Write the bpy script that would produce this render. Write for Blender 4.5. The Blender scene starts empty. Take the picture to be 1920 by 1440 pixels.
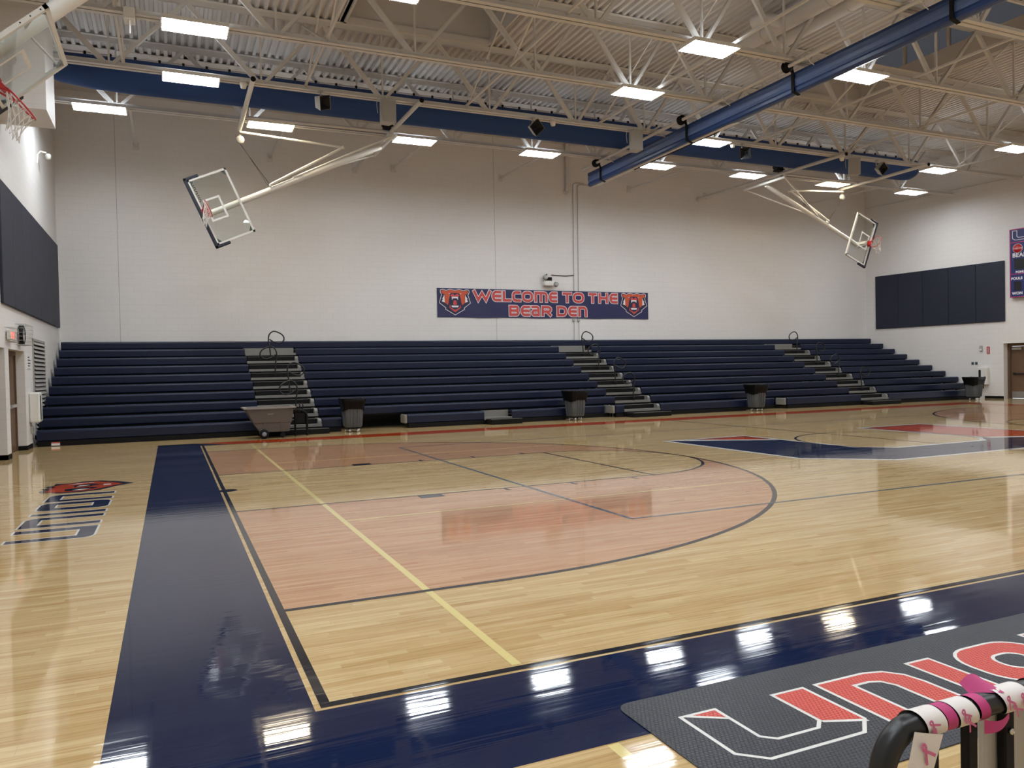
import bpy, math, random
from mathutils import Vector, Matrix
random.seed(7)
C = bpy.context.scene.collection
PI = math.pi
V = Vector

# ------------------------------------------------------------------ materials
def lin(h):
    h = h.lstrip('#'); o = []
    for i in (0, 2, 4):
        c = int(h[i:i+2], 16) / 255
        o.append(c / 12.92 if c <= .04045 else ((c + .055) / 1.055) ** 2.4)
    return o + [1]

def new_mat(name):
    m = bpy.data.materials.new(name); m.use_nodes = True
    nt = m.node_tree; nt.nodes.clear()
    out = nt.nodes.new('ShaderNodeOutputMaterial'); b = nt.nodes.new('ShaderNodeBsdfPrincipled')
    nt.links.new(b.outputs[0], out.inputs[0])
    return m, nt, b

def nd(nt, t, **kw):
    n = nt.nodes.new(t)
    for k, v in kw.items():
        if isinstance(k, str) and hasattr(n, k): setattr(n, k, v)
    return n

def mixcol(nt, fac, a, b, blend='MIX'):
    n = nt.nodes.new('ShaderNodeMix'); n.data_type = 'RGBA'; n.blend_type = blend
    for i, s in ((0, fac), (6, a), (7, b)):
        if hasattr(s, 'is_linked'): nt.links.new(s, n.inputs[i])
        else: n.inputs[i].default_value = s
    return n.outputs[2]

def mat(name, col, rough=.5, metal=0, var=.08, scale=6, bump=0, spec=.5, coat=0):
    m, nt, b = new_mat(name)
    tc = nd(nt, 'ShaderNodeTexCoord'); nz = nd(nt, 'ShaderNodeTexNoise')
    nz.inputs['Scale'].default_value = scale; nz.inputs['Detail'].default_value = 3
    nt.links.new(tc.outputs['Object'], nz.inputs['Vector'])
    c = lin(col); d = [x * (1 - var * 2) for x in c[:3]] + [1]; e = [min(1, x * (1 + var)) for x in c[:3]] + [1]
    nt.links.new(mixcol(nt, nz.outputs[0], d, e), b.inputs['Base Color'])
    b.inputs['Roughness'].default_value = rough; b.inputs['Metallic'].default_value = metal
    b.inputs['Specular IOR Level'].default_value = spec
    b.inputs['Coat Weight'].default_value = coat
    if bump:
        bp = nd(nt, 'ShaderNodeBump'); bp.inputs['Strength'].default_value = bump; bp.inputs['Distance'].default_value = .01
        nt.links.new(nz.outputs[0], bp.inputs['Height']); nt.links.new(bp.outputs[0], b.inputs['Normal'])
    return m

def swizzle(nt, a, b):
    tc = nd(nt, 'ShaderNodeTexCoord'); s = nd(nt, 'ShaderNodeSeparateXYZ'); c = nd(nt, 'ShaderNodeCombineXYZ')
    nt.links.new(tc.outputs['Object'], s.inputs[0])
    nt.links.new(s.outputs[a], c.inputs[0]); nt.links.new(s.outputs[b], c.inputs[1])
    return c.outputs[0]

def block_mat(name, col, axis):
    m, nt, b = new_mat(name)
    v = swizzle(nt, axis, 2); br = nd(nt, 'ShaderNodeTexBrick')
    nt.links.new(v, br.inputs['Vector'])
    c = lin(col)
    br.inputs['Color1'].default_value = c; br.inputs['Color2'].default_value = [x * .985 for x in c[:3]] + [1]
    br.inputs['Mortar'].default_value = [x * .90 for x in c[:3]] + [1]
    br.inputs['Scale'].default_value = 1; br.inputs['Mortar Size'].default_value = .006; br.inputs['Mortar Smooth'].default_value = .5
    br.inputs['Brick Width'].default_value = .4064; br.inputs['Row Height'].default_value = .2032
    nz = nd(nt, 'ShaderNodeTexNoise'); nz.inputs['Scale'].default_value = .5; nt.links.new(v, nz.inputs['Vector'])
    nt.links.new(mixcol(nt, nz.outputs[0], br.outputs[0], mixcol(nt, 1.0, br.outputs[0], [.93, .92, .9, 1], 'MULTIPLY')), b.inputs['Base Color'])
    b.inputs['Roughness'].default_value = .6
    bp = nd(nt, 'ShaderNodeBump'); bp.inputs['Strength'].default_value = .2; bp.inputs['Distance'].default_value = .006; bp.invert = True
    nt.links.new(br.outputs['Fac'], bp.inputs['Height']); nt.links.new(bp.outputs[0], b.inputs['Normal'])
    return m

def gloss_floor(nt, b, v):
    """hand-finished boards: every strip mirrors slightly differently"""
    mp = nd(nt, 'ShaderNodeMapping'); mp.inputs['Scale'].default_value = (.9, 17.5, 1)
    nt.links.new(v, mp.inputs[0])
    nz = nd(nt, 'ShaderNodeTexNoise'); nz.inputs['Scale'].default_value = 1; nz.inputs['Detail'].default_value = 2
    nt.links.new(mp.outputs[0], nz.inputs['Vector'])
    bp = nd(nt, 'ShaderNodeBump'); bp.inputs['Strength'].default_value = .12; bp.inputs['Distance'].default_value = .004
    nt.links.new(nz.outputs[0], bp.inputs['Height']); nt.links.new(bp.outputs[0], b.inputs['Normal'])
    mp2 = nd(nt, 'ShaderNodeMapping'); mp2.inputs['Scale'].default_value = (.8, 3, 1); nt.links.new(v, mp2.inputs[0])
    n2 = nd(nt, 'ShaderNodeTexNoise'); n2.inputs['Scale'].default_value = 1.5; n2.inputs['Detail'].default_value = 5
    nt.links.new(mp2.outputs[0], n2.inputs['Vector'])
    mr = nd(nt, 'ShaderNodeMapRange'); mr.inputs['From Min'].default_value = .3; mr.inputs['From Max'].default_value = .7
    mr.inputs['To Min'].default_value = .025; mr.inputs['To Max'].default_value = .075
    nt.links.new(n2.outputs[0], mr.inputs[0]); nt.links.new(mr.outputs[0], b.inputs['Roughness'])
    b.inputs['Specular IOR Level'].default_value = .5

def wood_mat(name, c1, c2, c3):
    m, nt, b = new_mat(name); v = swizzle(nt, 0, 1)
    sp = nd(nt, 'ShaderNodeSeparateXYZ'); nt.links.new(v, sp.inputs[0])
    dv = nd(nt, 'ShaderNodeMath'); dv.operation = 'DIVIDE'; dv.inputs[1].default_value = .057; nt.links.new(sp.outputs[1], dv.inputs[0])
    fl = nd(nt, 'ShaderNodeMath'); fl.operation = 'FLOOR'; nt.links.new(dv.outputs[0], fl.inputs[0])
    wn = nd(nt, 'ShaderNodeTexWhiteNoise'); wn.noise_dimensions = '1D'; nt.links.new(fl.outputs[0], wn.inputs['W'])
    ma = nd(nt, 'ShaderNodeMath'); ma.operation = 'MULTIPLY_ADD'; ma.inputs[1].default_value = 7.3; nt.links.new(wn.outputs[0], ma.inputs[0]); nt.links.new(sp.outputs[0], ma.inputs[2])
    cb_ = nd(nt, 'ShaderNodeCombineXYZ'); nt.links.new(ma.outputs[0], cb_.inputs[0]); nt.links.new(sp.outputs[1], cb_.inputs[1])
    def bricks(w, off, ca, cb):
        br = nd(nt, 'ShaderNodeTexBrick'); br.offset = 0; br.offset_frequency = 1
        mp = nd(nt, 'ShaderNodeMapping'); mp.inputs['Location'].default_value = (off * 3.1, 0, 0); nt.links.new(cb_.outputs[0], mp.inputs[0])
        nt.links.new(mp.outputs[0], br.inputs['Vector'])
        br.inputs['Color1'].default_value = ca; br.inputs['Color2'].default_value = cb
        br.inputs['Mortar'].default_value = [x * .72 for x in ca[:3]] + [1]
        br.inputs['Scale'].default_value = 1; br.inputs['Mortar Size'].default_value = .0011
        br.inputs['Brick Width'].default_value = w; br.inputs['Row Height'].default_value = .057
        return br.outputs[0]
    a = bricks(.92, .37, lin(c1), lin(c2)); d = bricks(.61, .11, [1, 1, 1, 1], [.88, .86, .82, 1])
    mp = nd(nt, 'ShaderNodeMapping'); mp.inputs['Scale'].default_value = (2.2, 60, 1); nt.links.new(v, mp.inputs[0])
    nz = nd(nt, 'ShaderNodeTexNoise'); nz.inputs['Scale'].default_value = 1; nz.inputs['Detail'].default_value = 4
    nt.links.new(mp.outputs[0], nz.inputs['Vector'])
    mr = nd(nt, 'ShaderNodeMapRange'); mr.inputs['From Min'].default_value = .45; mr.inputs['From Max'].default_value = .8
    nt.links.new(nz.outputs[0], mr.inputs[0])
    g = mixcol(nt, mr.outputs[0], a, mixcol(nt, 1.0, a, lin(c3), 'MULTIPLY'))
    nt.links.new(mixcol(nt, .6, g, d, 'MULTIPLY'), b.inputs['Base Color'])
    gloss_floor(nt, b, v)
    return m

def paint_mat(name, col):
    m, nt, b = new_mat(name); v = swizzle(nt, 0, 1)
    nz = nd(nt, 'ShaderNodeTexNoise'); nz.inputs['Scale'].default_value = 2; nt.links.new(v, nz.inputs['Vector'])
    c = lin(col)
    nt.links.new(mixcol(nt, nz.outputs[0], [x * .88 for x in c[:3]] + [1], c), b.inputs['Base Color'])
    gloss_floor(nt, b, v)
    return m

def emit_mat(name, col, s):
    m = bpy.data.materials.new(name); m.use_nodes = True; nt = m.node_tree; nt.nodes.clear()
    o = nt.nodes.new('ShaderNodeOutputMaterial'); e = nt.nodes.new('ShaderNodeEmission')
    e.inputs[0].default_value = col; e.inputs[1].default_value = s
    nt.links.new(e.outputs[0], o.inputs[0]); return m

def glass_mat(name, tint, t=.9):
    m = bpy.data.materials.new(name); m.use_nodes = True; nt = m.node_tree; nt.nodes.clear()
    o = nt.nodes.new('ShaderNodeOutputMaterial'); tr = nt.nodes.new('ShaderNodeBsdfTransparent'); gl = nt.nodes.new('ShaderNodeBsdfGlossy')
    lw = nt.nodes.new('ShaderNodeLayerWeight'); lw.inputs[0].default_value = .5; mx = nt.nodes.new('ShaderNodeMixShader')
    pw = nt.nodes.new('ShaderNodeMath'); pw.operation = 'POWER'; pw.inputs[1].default_value = 5; nt.links.new(lw.outputs['Facing'], pw.inputs[0])
    ma = nt.nodes.new('ShaderNodeMath'); ma.operation = 'MULTIPLY_ADD'; ma.inputs[1].default_value = .95; ma.inputs[2].default_value = .045; nt.links.new(pw.outputs[0], ma.inputs[0])
    tr.inputs[0].default_value = tint; gl.inputs['Roughness'].default_value = .01
    nt.links.new(ma.outputs[0], mx.inputs[0]); nt.links.new(tr.outputs[0], mx.inputs[1]); nt.links.new(gl.outputs[0], mx.inputs[2])
    nt.links.new(mx.outputs[0], o.inputs[0]); return m

def hex_mat(name, col):
    m, nt, b = new_mat(name); v = swizzle(nt, 0, 1)
    def vm(op, *ins):
        n = nd(nt, 'ShaderNodeVectorMath'); n.operation = op
        for i, q in enumerate(ins):
            if hasattr(q, 'is_linked'): nt.links.new(q, n.inputs[i])
            else: n.inputs[i].default_value = q
        return n
    def fm(op, *ins):
        n = nd(nt, 'ShaderNodeMath'); n.operation = op
        for i, q in enumerate(ins):
            if hasattr(q, 'is_linked'): nt.links.new(q, n.inputs[i])
            else: n.inputs[i].default_value = q
        return n.outputs[0]
    p = vm('ADD', vm('MULTIPLY', v, (48, 48, 0)).outputs[0], (1000, 1732.05, 0)).outputs[0]
    rr, hh = (1, 1.7320508, 1), (.5, .8660254, 0)
    g1 = vm('SUBTRACT', vm('MODULO', p, rr).outputs[0], hh).outputs[0]
    g2 = vm('SUBTRACT', vm('MODULO', vm('ADD', p, hh).outputs[0], rr).outputs[0], hh).outputs[0]
    def hexd(g):
        ab = vm('ABSOLUTE', g).outputs[0]; sx = nd(nt, 'ShaderNodeSeparateXYZ'); nt.links.new(ab, sx.inputs[0])
        return fm('MAXIMUM', sx.outputs[0], fm('MULTIPLY_ADD', sx.outputs[0], .5, fm('MULTIPLY', sx.outputs[1], .8660254)))
    dd = fm('MINIMUM', hexd(g1), hexd(g2))
    mr = nd(nt, 'ShaderNodeMapRange'); mr.inputs['From Min'].default_value = .47; mr.inputs['From Max'].default_value = .36
    nt.links.new(dd, mr.inputs[0])
    c = lin(col)
    nt.links.new(mixcol(nt, mr.outputs[0], [x * .55 for x in c[:3]] + [1], c), b.inputs['Base Color'])
    b.inputs['Roughness'].default_value = .4; b.inputs['Specular IOR Level'].default_value = .35
    bp = nd(nt, 'ShaderNodeBump'); bp.inputs['Strength'].default_value = .8; bp.inputs['Distance'].default_value = .003
    nt.links.new(mr.outputs[0], bp.inputs['Height']); nt.links.new(bp.outputs[0], b.inputs['Normal'])
    return m

M = {}
M['maple'] = wood_mat('maple_boards', '#ccb488', '#bb9c6d', '#dccdb0')
M['orange_maple'] = wood_mat('stained_maple', '#c39b78', '#b38765', '#dfc6b0')
M['navy_floor'] = paint_mat('navy_floor_paint', '#15203e')
M['black_floor'] = paint_mat('black_floor_paint', '#1d2029')
M['red_floor'] = paint_mat('orange_red_floor_paint', '#b4431f')
M['white_floor'] = paint_mat('white_floor_paint', '#d9d6d0')
M['yellow_floor'] = paint_mat('yellow_floor_paint', '#d9c788')
M['steel_floor'] = paint_mat('steel_blue_floor_paint', '#56676f')
M['blockx'] = block_mat('painted_block_along_x', '#dddbda', 0)
M['blocky'] = block_mat('painted_block_along_y', '#dddbda', 1)
M['drywall'] = mat('painted_drywall', '#cbc7c4', .7, var=.03, scale=1)
M['deck'] = mat('painted_roof_deck', '#cbc8c6', .55, var=.04, scale=2)
M['steel'] = mat('offwhite_steel_paint', '#cdcac6', .45, var=.05, scale=3)
M['white_steel'] = mat('white_enamel_steel', '#dcdad4', .35, var=.03)
M['grey_box'] = mat('light_grey_enamel', '#a9a7a3', .5, var=.04)
M['black'] = mat('black_rubber', '#0a0a0b', .6, var=.1, spec=.2)
M['black_gloss'] = mat('black_gloss_steel', '#0b0b0d', .38, var=.1)
M['dark'] = mat('dark_charcoal', '#151618', .6, var=.1, spec=.25)
M['navy_seat'] = mat('navy_seat_plastic', '#0b1733', .4, var=.08, scale=9, spec=.35)
M['navy_pad'] = mat('navy_vinyl_pad', '#151c30', .6, var=.12, scale=3, bump=.2)
M['navy_fabric'] = mat('royal_blue_fabric', '#22427a', .8, var=.06, scale=2)
M['blue_vinyl'] = mat('blue_curtain_vinyl', '#183362', .38, var=.08, scale=2)
M['blue_sheen'] = mat('blue_curtain_vinyl_sheen', '#4d6089', .4, var=.08, scale=8)  # lighter copy of the curtain vinyl, its reflection painted into the colour
M['alu'] = mat('brushed_aluminium', '#807e79', .45, metal=.1, var=.08, scale=20)
M['chrome'] = mat('bright_zinc', '#c9c9c9', .25, metal=.9)
M['pad_dark'] = mat('dark_backboard_padding', '#1f2433', .6)
M['rim_red'] = mat('rim_red_enamel', '#b3282b', .35)
M['net_white'] = mat('white_net_cord', '#d4d0c8', .8)
M['bracket'] = mat('grey_green_bracket', '#4a5a5c', .5)
M['white_line'] = mat('white_board_line', '#e4e4e0', .5)
M['banner_navy'] = mat('navy_banner_vinyl', '#222452', .45, var=.08, scale=1.5)
M['print_red'] = mat('red_print', '#c04846', .5, var=.04)
M['print_orange'] = mat('orange_red_print', '#c4512e', .5, var=.04)
M['print_white'] = mat('white_print', '#e3dfe2', .5, var=.03)
M['print_navy'] = mat('navy_print', '#1b1e42', .5, var=.05)
M['bin_grey'] = mat('grey_bin_plastic', '#4b5157', .5, var=.06)
M['bag_black'] = mat('black_bag_film', '#0c0c0d', .34, var=.2, scale=14, bump=.9, spec=.15)
M['cart_grey'] = mat('warm_grey_cart_plastic', '#56534f', .5, var=.06)
M['wood_door'] = mat('stained_oak_door', '#654c37', .45, var=.15, scale=5)
M['door_frame'] = mat('brown_painted_frame', '#5e4634', .5)
M['louver'] = mat('grey_louver_steel', '#a19f9b', .45)
M['sign_red'] = mat('red_sign', '#a5192a', .5)
M['sb_blue'] = mat('royal_blue_scoreboard', '#1e2a63', .4)
M['sb_pink'] = mat('magenta_trim', '#b2316f', .5)
M['sb_dark'] = mat('dark_digit_panel', '#12131c', .35)
M['coke_red'] = mat('red_disc', '#b01f2c', .4)
M['pink'] = mat('hot_pink_ribbon', '#b3316e', .6)
M['pink_print'] = mat('pink_ribbon_print', '#c5618a', .6, var=.05)
M['ribbon_white'] = mat('white_satin_ribbon', '#d9d2cd', .55, var=.05)
M['mat_black'] = hex_mat('hex_vinyl_black', '#272931')
M['mat_red'] = hex_mat('hex_vinyl_red', '#cf4a3c')
M['mat_white'] = mat('mat_white_vinyl', '#d6d3ce', .5, var=.04)
M['glass'] = glass_mat('backboard_glass', (.965, .985, .975, 1))
M['pane'] = glass_mat('dusk_window_glass', (.2, .2, .205, 1))
M['door_pane'] = glass_mat('door_vision_glass', (.8, .85, .9, 1))
LS = 36.0
M['lens_cool'] = emit_mat('cool_lamp_lens', (.87, .94, 1.0, 1), LS)
M['lens_warm'] = emit_mat('warm_lamp_lens', (1.0, .84, .60, 1), LS * .75)
M['lens_up'] = emit_mat('uplight_slots', (.87, .94, 1.0, 1), LS * .32)
M['exit_red'] = emit_mat('exit_letters', (1, .15, .1, 1), 1.2)
M['sky'] = None

# ------------------------------------------------------------------ mesh builder
class MB:
    def __init__(s): s.v = []; s.f = []; s.m = []; s.sm = []
    def face(s, pts, mi=0, smooth=False):
        b = len(s.v); s.v += [V(p) for p in pts]; s.f.append(tuple(range(b, b + len(pts)))); s.m.append(mi); s.sm.append(smooth); return s
    def grid(s, rows, mi=0, smooth=True, close=False, closev=False):
        b = len(s.v); n = len(rows[0])
        for r in rows: s.v += [V(p) for p in r]
        R = len(rows)
        for i in range(R if closev else R - 1):
            for j in range(n if close else n - 1):
                k = (j + 1) % n; i2 = (i + 1) % R
                s.f.append((b + i*n + j, b + i*n + k, b + i2*n + k, b + i2*n + j)); s.m.append(mi); s.sm.append(smooth)
        return s
    def box(s, lo, hi, mi=0, T=None):
        x0, y0, z0 = lo; x1, y1, z1 = hi
        p = [V(q) for q in ((x0,y0,z0),(x1,y0,z0),(x1,y1,z0),(x0,y1,z0),(x0,y0,z1),(x1,y0,z1),(x1,y1,z1),(x0,y1,z1))]
        if T: p = [T @ q for q in p]
        b = len(s.v); s.v += p
        for f in ((0,3,2,1),(4,5,6,7),(0,1,5,4),(1,2,6,5),(2,3,7,6),(3,0,4,7)):
            s.f.append(tuple(b + i for i in f)); s.m.append(mi); s.sm.append(False)
        return s
    def bbox(s, lo, hi, r=.01, mi=0, T=None):
        """box with chamfered vertical section (all edges) built as stacked loops"""
        x0,y0,z0 = lo; x1,y1,z1 = hi
        def loop(z, d):
            q = [(x0+r+d,y0+d),(x1-r-d,y0+d),(x1-d,y0+r+d),(x1-d,y1-r-d),(x1-r-d,y1-d),(x0+r+d,y1-d),(x0+d,y1-r-d),(x0+d,y0+r+d)]
            return [(T @ V((a,c,z))) if T else V((a,c,z)) for a,c in q]
        rows = [loop(z0, r*.7), loop(z0+r, 0), loop(z1-r, 0), loop(z1, r*.7)]
        s.grid(rows, mi, False, True); s.face(list(reversed(rows[0])), mi); s.face(rows[-1], mi); return s
    def bar(s, a, b, w, h=None, mi=0, up=(0,0,1)):
        a, b = V(a), V(b); h = h or w; d = (b - a).normalized(); u = V(up)
        if abs(d.dot(u)) > .98: u = V((0,1,0))
        x = d.cross(u).normalized(); z = x.cross(d)
        q = [x*w/2 + z*h/2, -x*w/2 + z*h/2, -x*w/2 - z*h/2, x*w/2 - z*h/2]
        s.grid([[a + k for k in q], [b + k for k in q]], mi, False, True)
        s.face([a + k for k in reversed(q)], mi); s.face([b + k for k in q], mi); return s
    def tube(s, pts, r, n=8, mi=0, closed=False, cap=True):
        P = [V(p) for p in pts]; N = len(P); rows = []; pu = None
        for i in range(N):
            if closed: d = P[(i+1) % N] - P[i-1]
            else: d = P[min(i+1, N-1)] - P[max(i-1, 0)]
            d.normalize()
            if pu is None:
                u = V((0,0,1)) if abs(d.z) < .9 else V((1,0,0))
                u = (u - d * u.dot(d)).normalized()
            else:
                u = pu - d * pu.dot(d); u.normalize()
            pu = u; w = d.cross(u); rr = r[i] if isinstance(r, (list, tuple)) else r
            rows.append([P[i] + (u*math.cos(2*PI*k/n) + w*math.sin(2*PI*k/n)) * rr for k in range(n)])
        s.grid(rows, mi, True, True, closed)
        if cap and not closed: s.face(list(reversed(rows[0])), mi); s.face(rows[-1], mi)
        return s
    def lathe(s, prof, n=20, mi=0, c=(0,0,0), axis='z', smooth=True):
        c = V(c); rows = []
        for r, h in prof:
            row = []
            for k in range(n):
                a = 2*PI*k/n; x, y = r*math.cos(a), r*math.sin(a)
                row.append(c + (V((x,y,h)) if axis == 'z' else V((x,h,y)) if axis == 'y' else V((h,x,y))))
            rows.append(row)
        s.grid(rows, mi, smooth, True); s.face(rows[0], mi); s.face(rows[-1], mi); return s
    def prism(s, poly, ax, lo, hi, mi=0):
        """poly of (a,b) extruded along axis ax: 'x' -> (y,z), 'y' -> (x,z), 'z' -> (x,y)"""
        f = {'x': lambda a,b,t: V((t,a,b)), 'y': lambda a,b,t: V((a,t,b)), 'z': lambda a,b,t: V((a,b,t))}[ax]
        A = [f(a,b,lo) for a,b in poly]; B = [f(a,b,hi) for a,b in poly]
        s.grid([A,B], mi, False, True); s.face(list(reversed(A)), mi); s.face(B, mi); return s
    def xf(s, T): s.v = [T @ p for p in s.v]; return s
    def mesh(s, name, mats):
        me = bpy.data.meshes.new(name)
        me.from_pydata([tuple(p) for p in s.v], [], s.f)
        for m in (mats if isinstance(mats, (list, tuple)) else [mats]): me.materials.append(m)
        me.polygons.foreach_set('material_index', s.m); me.polygons.foreach_set('use_smooth', s.sm)
        me.update(); return me

def obj(name, mb, mats, parent=None, world=True):
    if parent is not None and world:
        inv = root_of(parent).matrix_basis.inverted(); mb.xf(inv)
    o = bpy.data.objects.new(name, mb.mesh(name, mats)); C.objects.link(o)
    if parent is not None: o.parent = parent
    return o
def root_of(o):
    while o.parent: o = o.parent
    return o
def tag(o, label=None, cat=None, group=None, kind=None):
    for k, v in (('label', label), ('category', cat), ('group', group), ('kind', kind)):
        if v: o[k] = v
    return o
def thing(name, label, cat, loc=(0,0,0), group=None, Mx=None):
    o = bpy.data.objects.new(name, None); o.empty_display_size = .2; C.objects.link(o)
    o.matrix_basis = Mx if Mx is not None else Matrix.Translation(V(loc))
    return tag(o, label, cat, group)
def struct(name, mb, mats, parent=None):
    o = obj(name, mb, mats, parent)
    if parent is None: o['kind'] = 'structure'
    return o
def dup(root, Mx, label=None, group=None, swap=None):
    def cp(o, par):
        c = o.copy(); C.objects.link(c)
        if par is not None: c.parent = par
        for ch in list(o.children): cp(ch, c)
        return c
    r = cp(root, None); r.matrix_basis = Mx
    if label: r['label'] = label
    if group: r['group'] = group
    return r
def text_mb(txt, h, mi=0, T=None, depth=.003, spacing=1.0, shear=0.0, bold=0.0):
    cu = bpy.data.curves.new('lettering', 'FONT'); cu.body = txt; cu.size = h / .73; cu.extrude = depth
    cu.space_character = spacing; cu.shear = shear; cu.offset = bold
    o = bpy.data.objects.new('lettering', cu); C.objects.link(o)
    dg = bpy.context.evaluated_depsgraph_get(); me = bpy.data.meshes.new_from_object(o.evaluated_get(dg))
    mb = MB()
    for p in me.polygons:
        q = [me.vertices[i].co.copy() for i in p.vertices]
        mb.face([T @ a for a in q] if T else q, mi)
    bpy.data.objects.remove(o); bpy.data.curves.remove(cu); bpy.data.meshes.remove(me)
    return mb
def inset(poly, d):
    n = len(poly); a = sum(poly[i][0]*poly[(i+1)%n][1] - poly[(i+1)%n][0]*poly[i][1] for i in range(n))
    sg = 1 if a > 0 else -1; out = []
    for i in range(n):
        p0, p1, p2 = V(poly[i-1]), V(poly[i]), V(poly[(i+1)%n])
        e1, e2 = (p1-p0).normalized(), (p2-p1).normalized()
        n1, n2 = V((-e1.y, e1.x))*sg, V((-e2.y, e2.x))*sg
        b = n1 + n2; l = b.length
        if l < 1e-6: out.append(tuple(p1 + n1*d)); continue
        b /= l; k = d / max(.35, b.dot(n1)); out.append(tuple(p1 + b*k))
    return out

# ------------------------------------------------------------------ camera
cam = bpy.data.cameras.new('camera'); co = bpy.data.objects.new('camera', cam); C.objects.link(co)
cam.sensor_width = 36; cam.lens = 1449.44 / 1920 * 36; cam.clip_end = 200; cam.clip_start = .05
r_, u_, f_ = V((.91445959, -.4041188, -.0212519)), V((.02679146, .00805734, .99960857)), V((.40378939, .91467102, -.01819504))
cm = Matrix(((r_.x, u_.x, -f_.x, -.66206), (r_.y, u_.y, -f_.y, -3.76709), (r_.z, u_.z, -f_.z, 1.58738), (0, 0, 0, 1)))
co.matrix_world = cm; bpy.context.scene.camera = co

# ------------------------------------------------------------------ room constants
XL, YB, YN = -3.68, 23.0, -9.0
ZD = 10.33                                   # underside of the roof deck
def xw(y): return 29.58 + (23 - y) * .115    # end wall behind the scoreboard runs slightly askew
TY = [18.6, 15.7, 12.83, 9.97, 7.1]          # roof trusses

# ------------------------------------------------------------------ floor
F = MB()
FM = ['maple', 'orange_maple', 'navy_floor', 'black_floor', 'red_floor', 'white_floor', 'yellow_floor', 'steel_floor']
FI = {k: i for i, k in enumerate(FM)}
def fp(pts, layer, m): F.face([(p[0], p[1], layer * .0004) for p in (pts if sum(pts[i][0]*pts[(i+1)%len(pts)][1]-pts[(i+1)%len(pts)][0]*pts[i][1] for i in range(len(pts))) > 0 else pts[::-1])], FI[m])
def frect(x0, y0, x1, y1, layer, m): fp([(x0,y0),(x1,y0),(x1,y1),(x0,y1)], layer, m)
def farc(cx, cy, r, w, a0, a1, layer, m, n=64):
    for i in range(n):
        a, b = a0 + (a1-a0)*i/n, a0 + (a1-a0)*(i+1)/n
        fp([(cx+(r-w)*math.cos(a), cy+(r-w)*math.sin(a)), (cx+r*math.cos(a), cy+r*math.sin(a)), (cx+r*math.cos(b), cy+r*math.sin(b)), (cx+(r-w)*math.cos(b), cy+(r-w)*math.sin(b))], layer, m)
frect(XL - .6, YN, 33.5, YB, 0, 'maple')
CW, CL = 15.24, 25.6
# border bands: navy towards the camera and on the first baseline, orange-red on the other two
fp([(-.97,-.96),(26.57,-.96),(26.57,-.08),(-.08,-.08),(-.08,CW+.08),(.55,CW+.08),(-.2,CW+.78),(-.97,CW+.78)], 1, 'navy_floor')
fp([(-.1,CW+.76),(26.57,CW+.76),(26.57,-.06),(25.68,-.06),(25.68,CW-.1),(1.6,CW-.1),(.6,CW+.06)], 2, 'red_floor')
frect(-.05, -.055, CL+.05, 0, 2, 'black_floor'); frect(-.05, 0, 0, CW+.05, 2, 'black_floor'); frect(0, CW, 1.5, CW+.05, 2, 'black_floor')
for sx in (0, 1):
    def mx(x): return CL - x if sx else x
    D = [(mx(0), 1.6), (mx(1.6), 1.6)] + [(mx(1.6 + 6.02*math.cos(a)), 7.62 + 6.02*math.sin(a)) for a in [(-90 + 180*i/72)*PI/180 for i in range(73)]] + [(mx(0), 13.64)]
    fp(D, 1, 'orange_maple')
    L = [(mx(0), 5.79), (mx(5.79), 5.79)] + [(mx(5.79 + 1.83*math.cos(a)), 7.62 + 1.83*math.sin(a)) for a in [(-90 + 180*i/48)*PI/180 for i in range(49)]] + [(mx(0), 9.45)]
    fp(L, 2, 'maple')
    s = lambda a: PI - a if sx else a
    farc(mx(1.6), 7.62, 6.05, .055, s(-PI/2), s(PI/2), 3, 'black_floor', 96)
    for y in (1.57, 13.64): frect(mx(0), y, mx(1.6), y+.055, 3, 'black_floor')
    farc(mx(5.79), 7.62, 1.86, .05, s(-PI/2), s(PI/2), 3, 'black_floor')
    frect(mx(5.77), 5.79, mx(5.82), 9.45, 3, 'black_floor')
    for y in (5.76, 9.43): frect(mx(0), y, mx(5.82), y+.045, 3, 'black_floor')
    for y0, y1, yy in ((5.55, 5.77, 0), (9.47, 9.69, 0)): frect(mx(2.18), y0, mx(2.5), y1, 3, 'black_floor')
    for x in (3.4, 4.4, 5.4):
        frect(mx(x-.025), 5.57, mx(x+.025), 5.77, 3, 'black_floor'); frect(mx(x-.025), 9.47, mx(x+.025), 9.67, 3, 'black_floor')
frect(12.775, 0, 12.825, CW, 4, 'black_floor'); farc(12.8, 7.62, 1.83, .05, 0, 2*PI, 4, 'black_floor', 80)
for x in (3.72, 21.88): frect(x-.025, 3.12, x+.025, 12.12, 5, 'steel_floor')
for y in (3.1, 12.12): frect(3.72, y, 21.88, y+.045, 5, 'steel_floor')
frect(.975, .02, 1.03, 15.1, 2.5, 'yellow_floor'); frect(.975, YN, 1.03, -.97, 2.5, 'yellow_floor')
for y in (4.55, 10.62): frect(1.0, y, 11.6, y+.035, 2.6, 'yellow_floor')
# drain-like floor plate in the baseline
fp([(.02+.13*math.cos(a), 7.6+.13*math.sin(a)) for a in [2*PI*i/20 for i in range(20)]], 4, 'black_floor')
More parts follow.
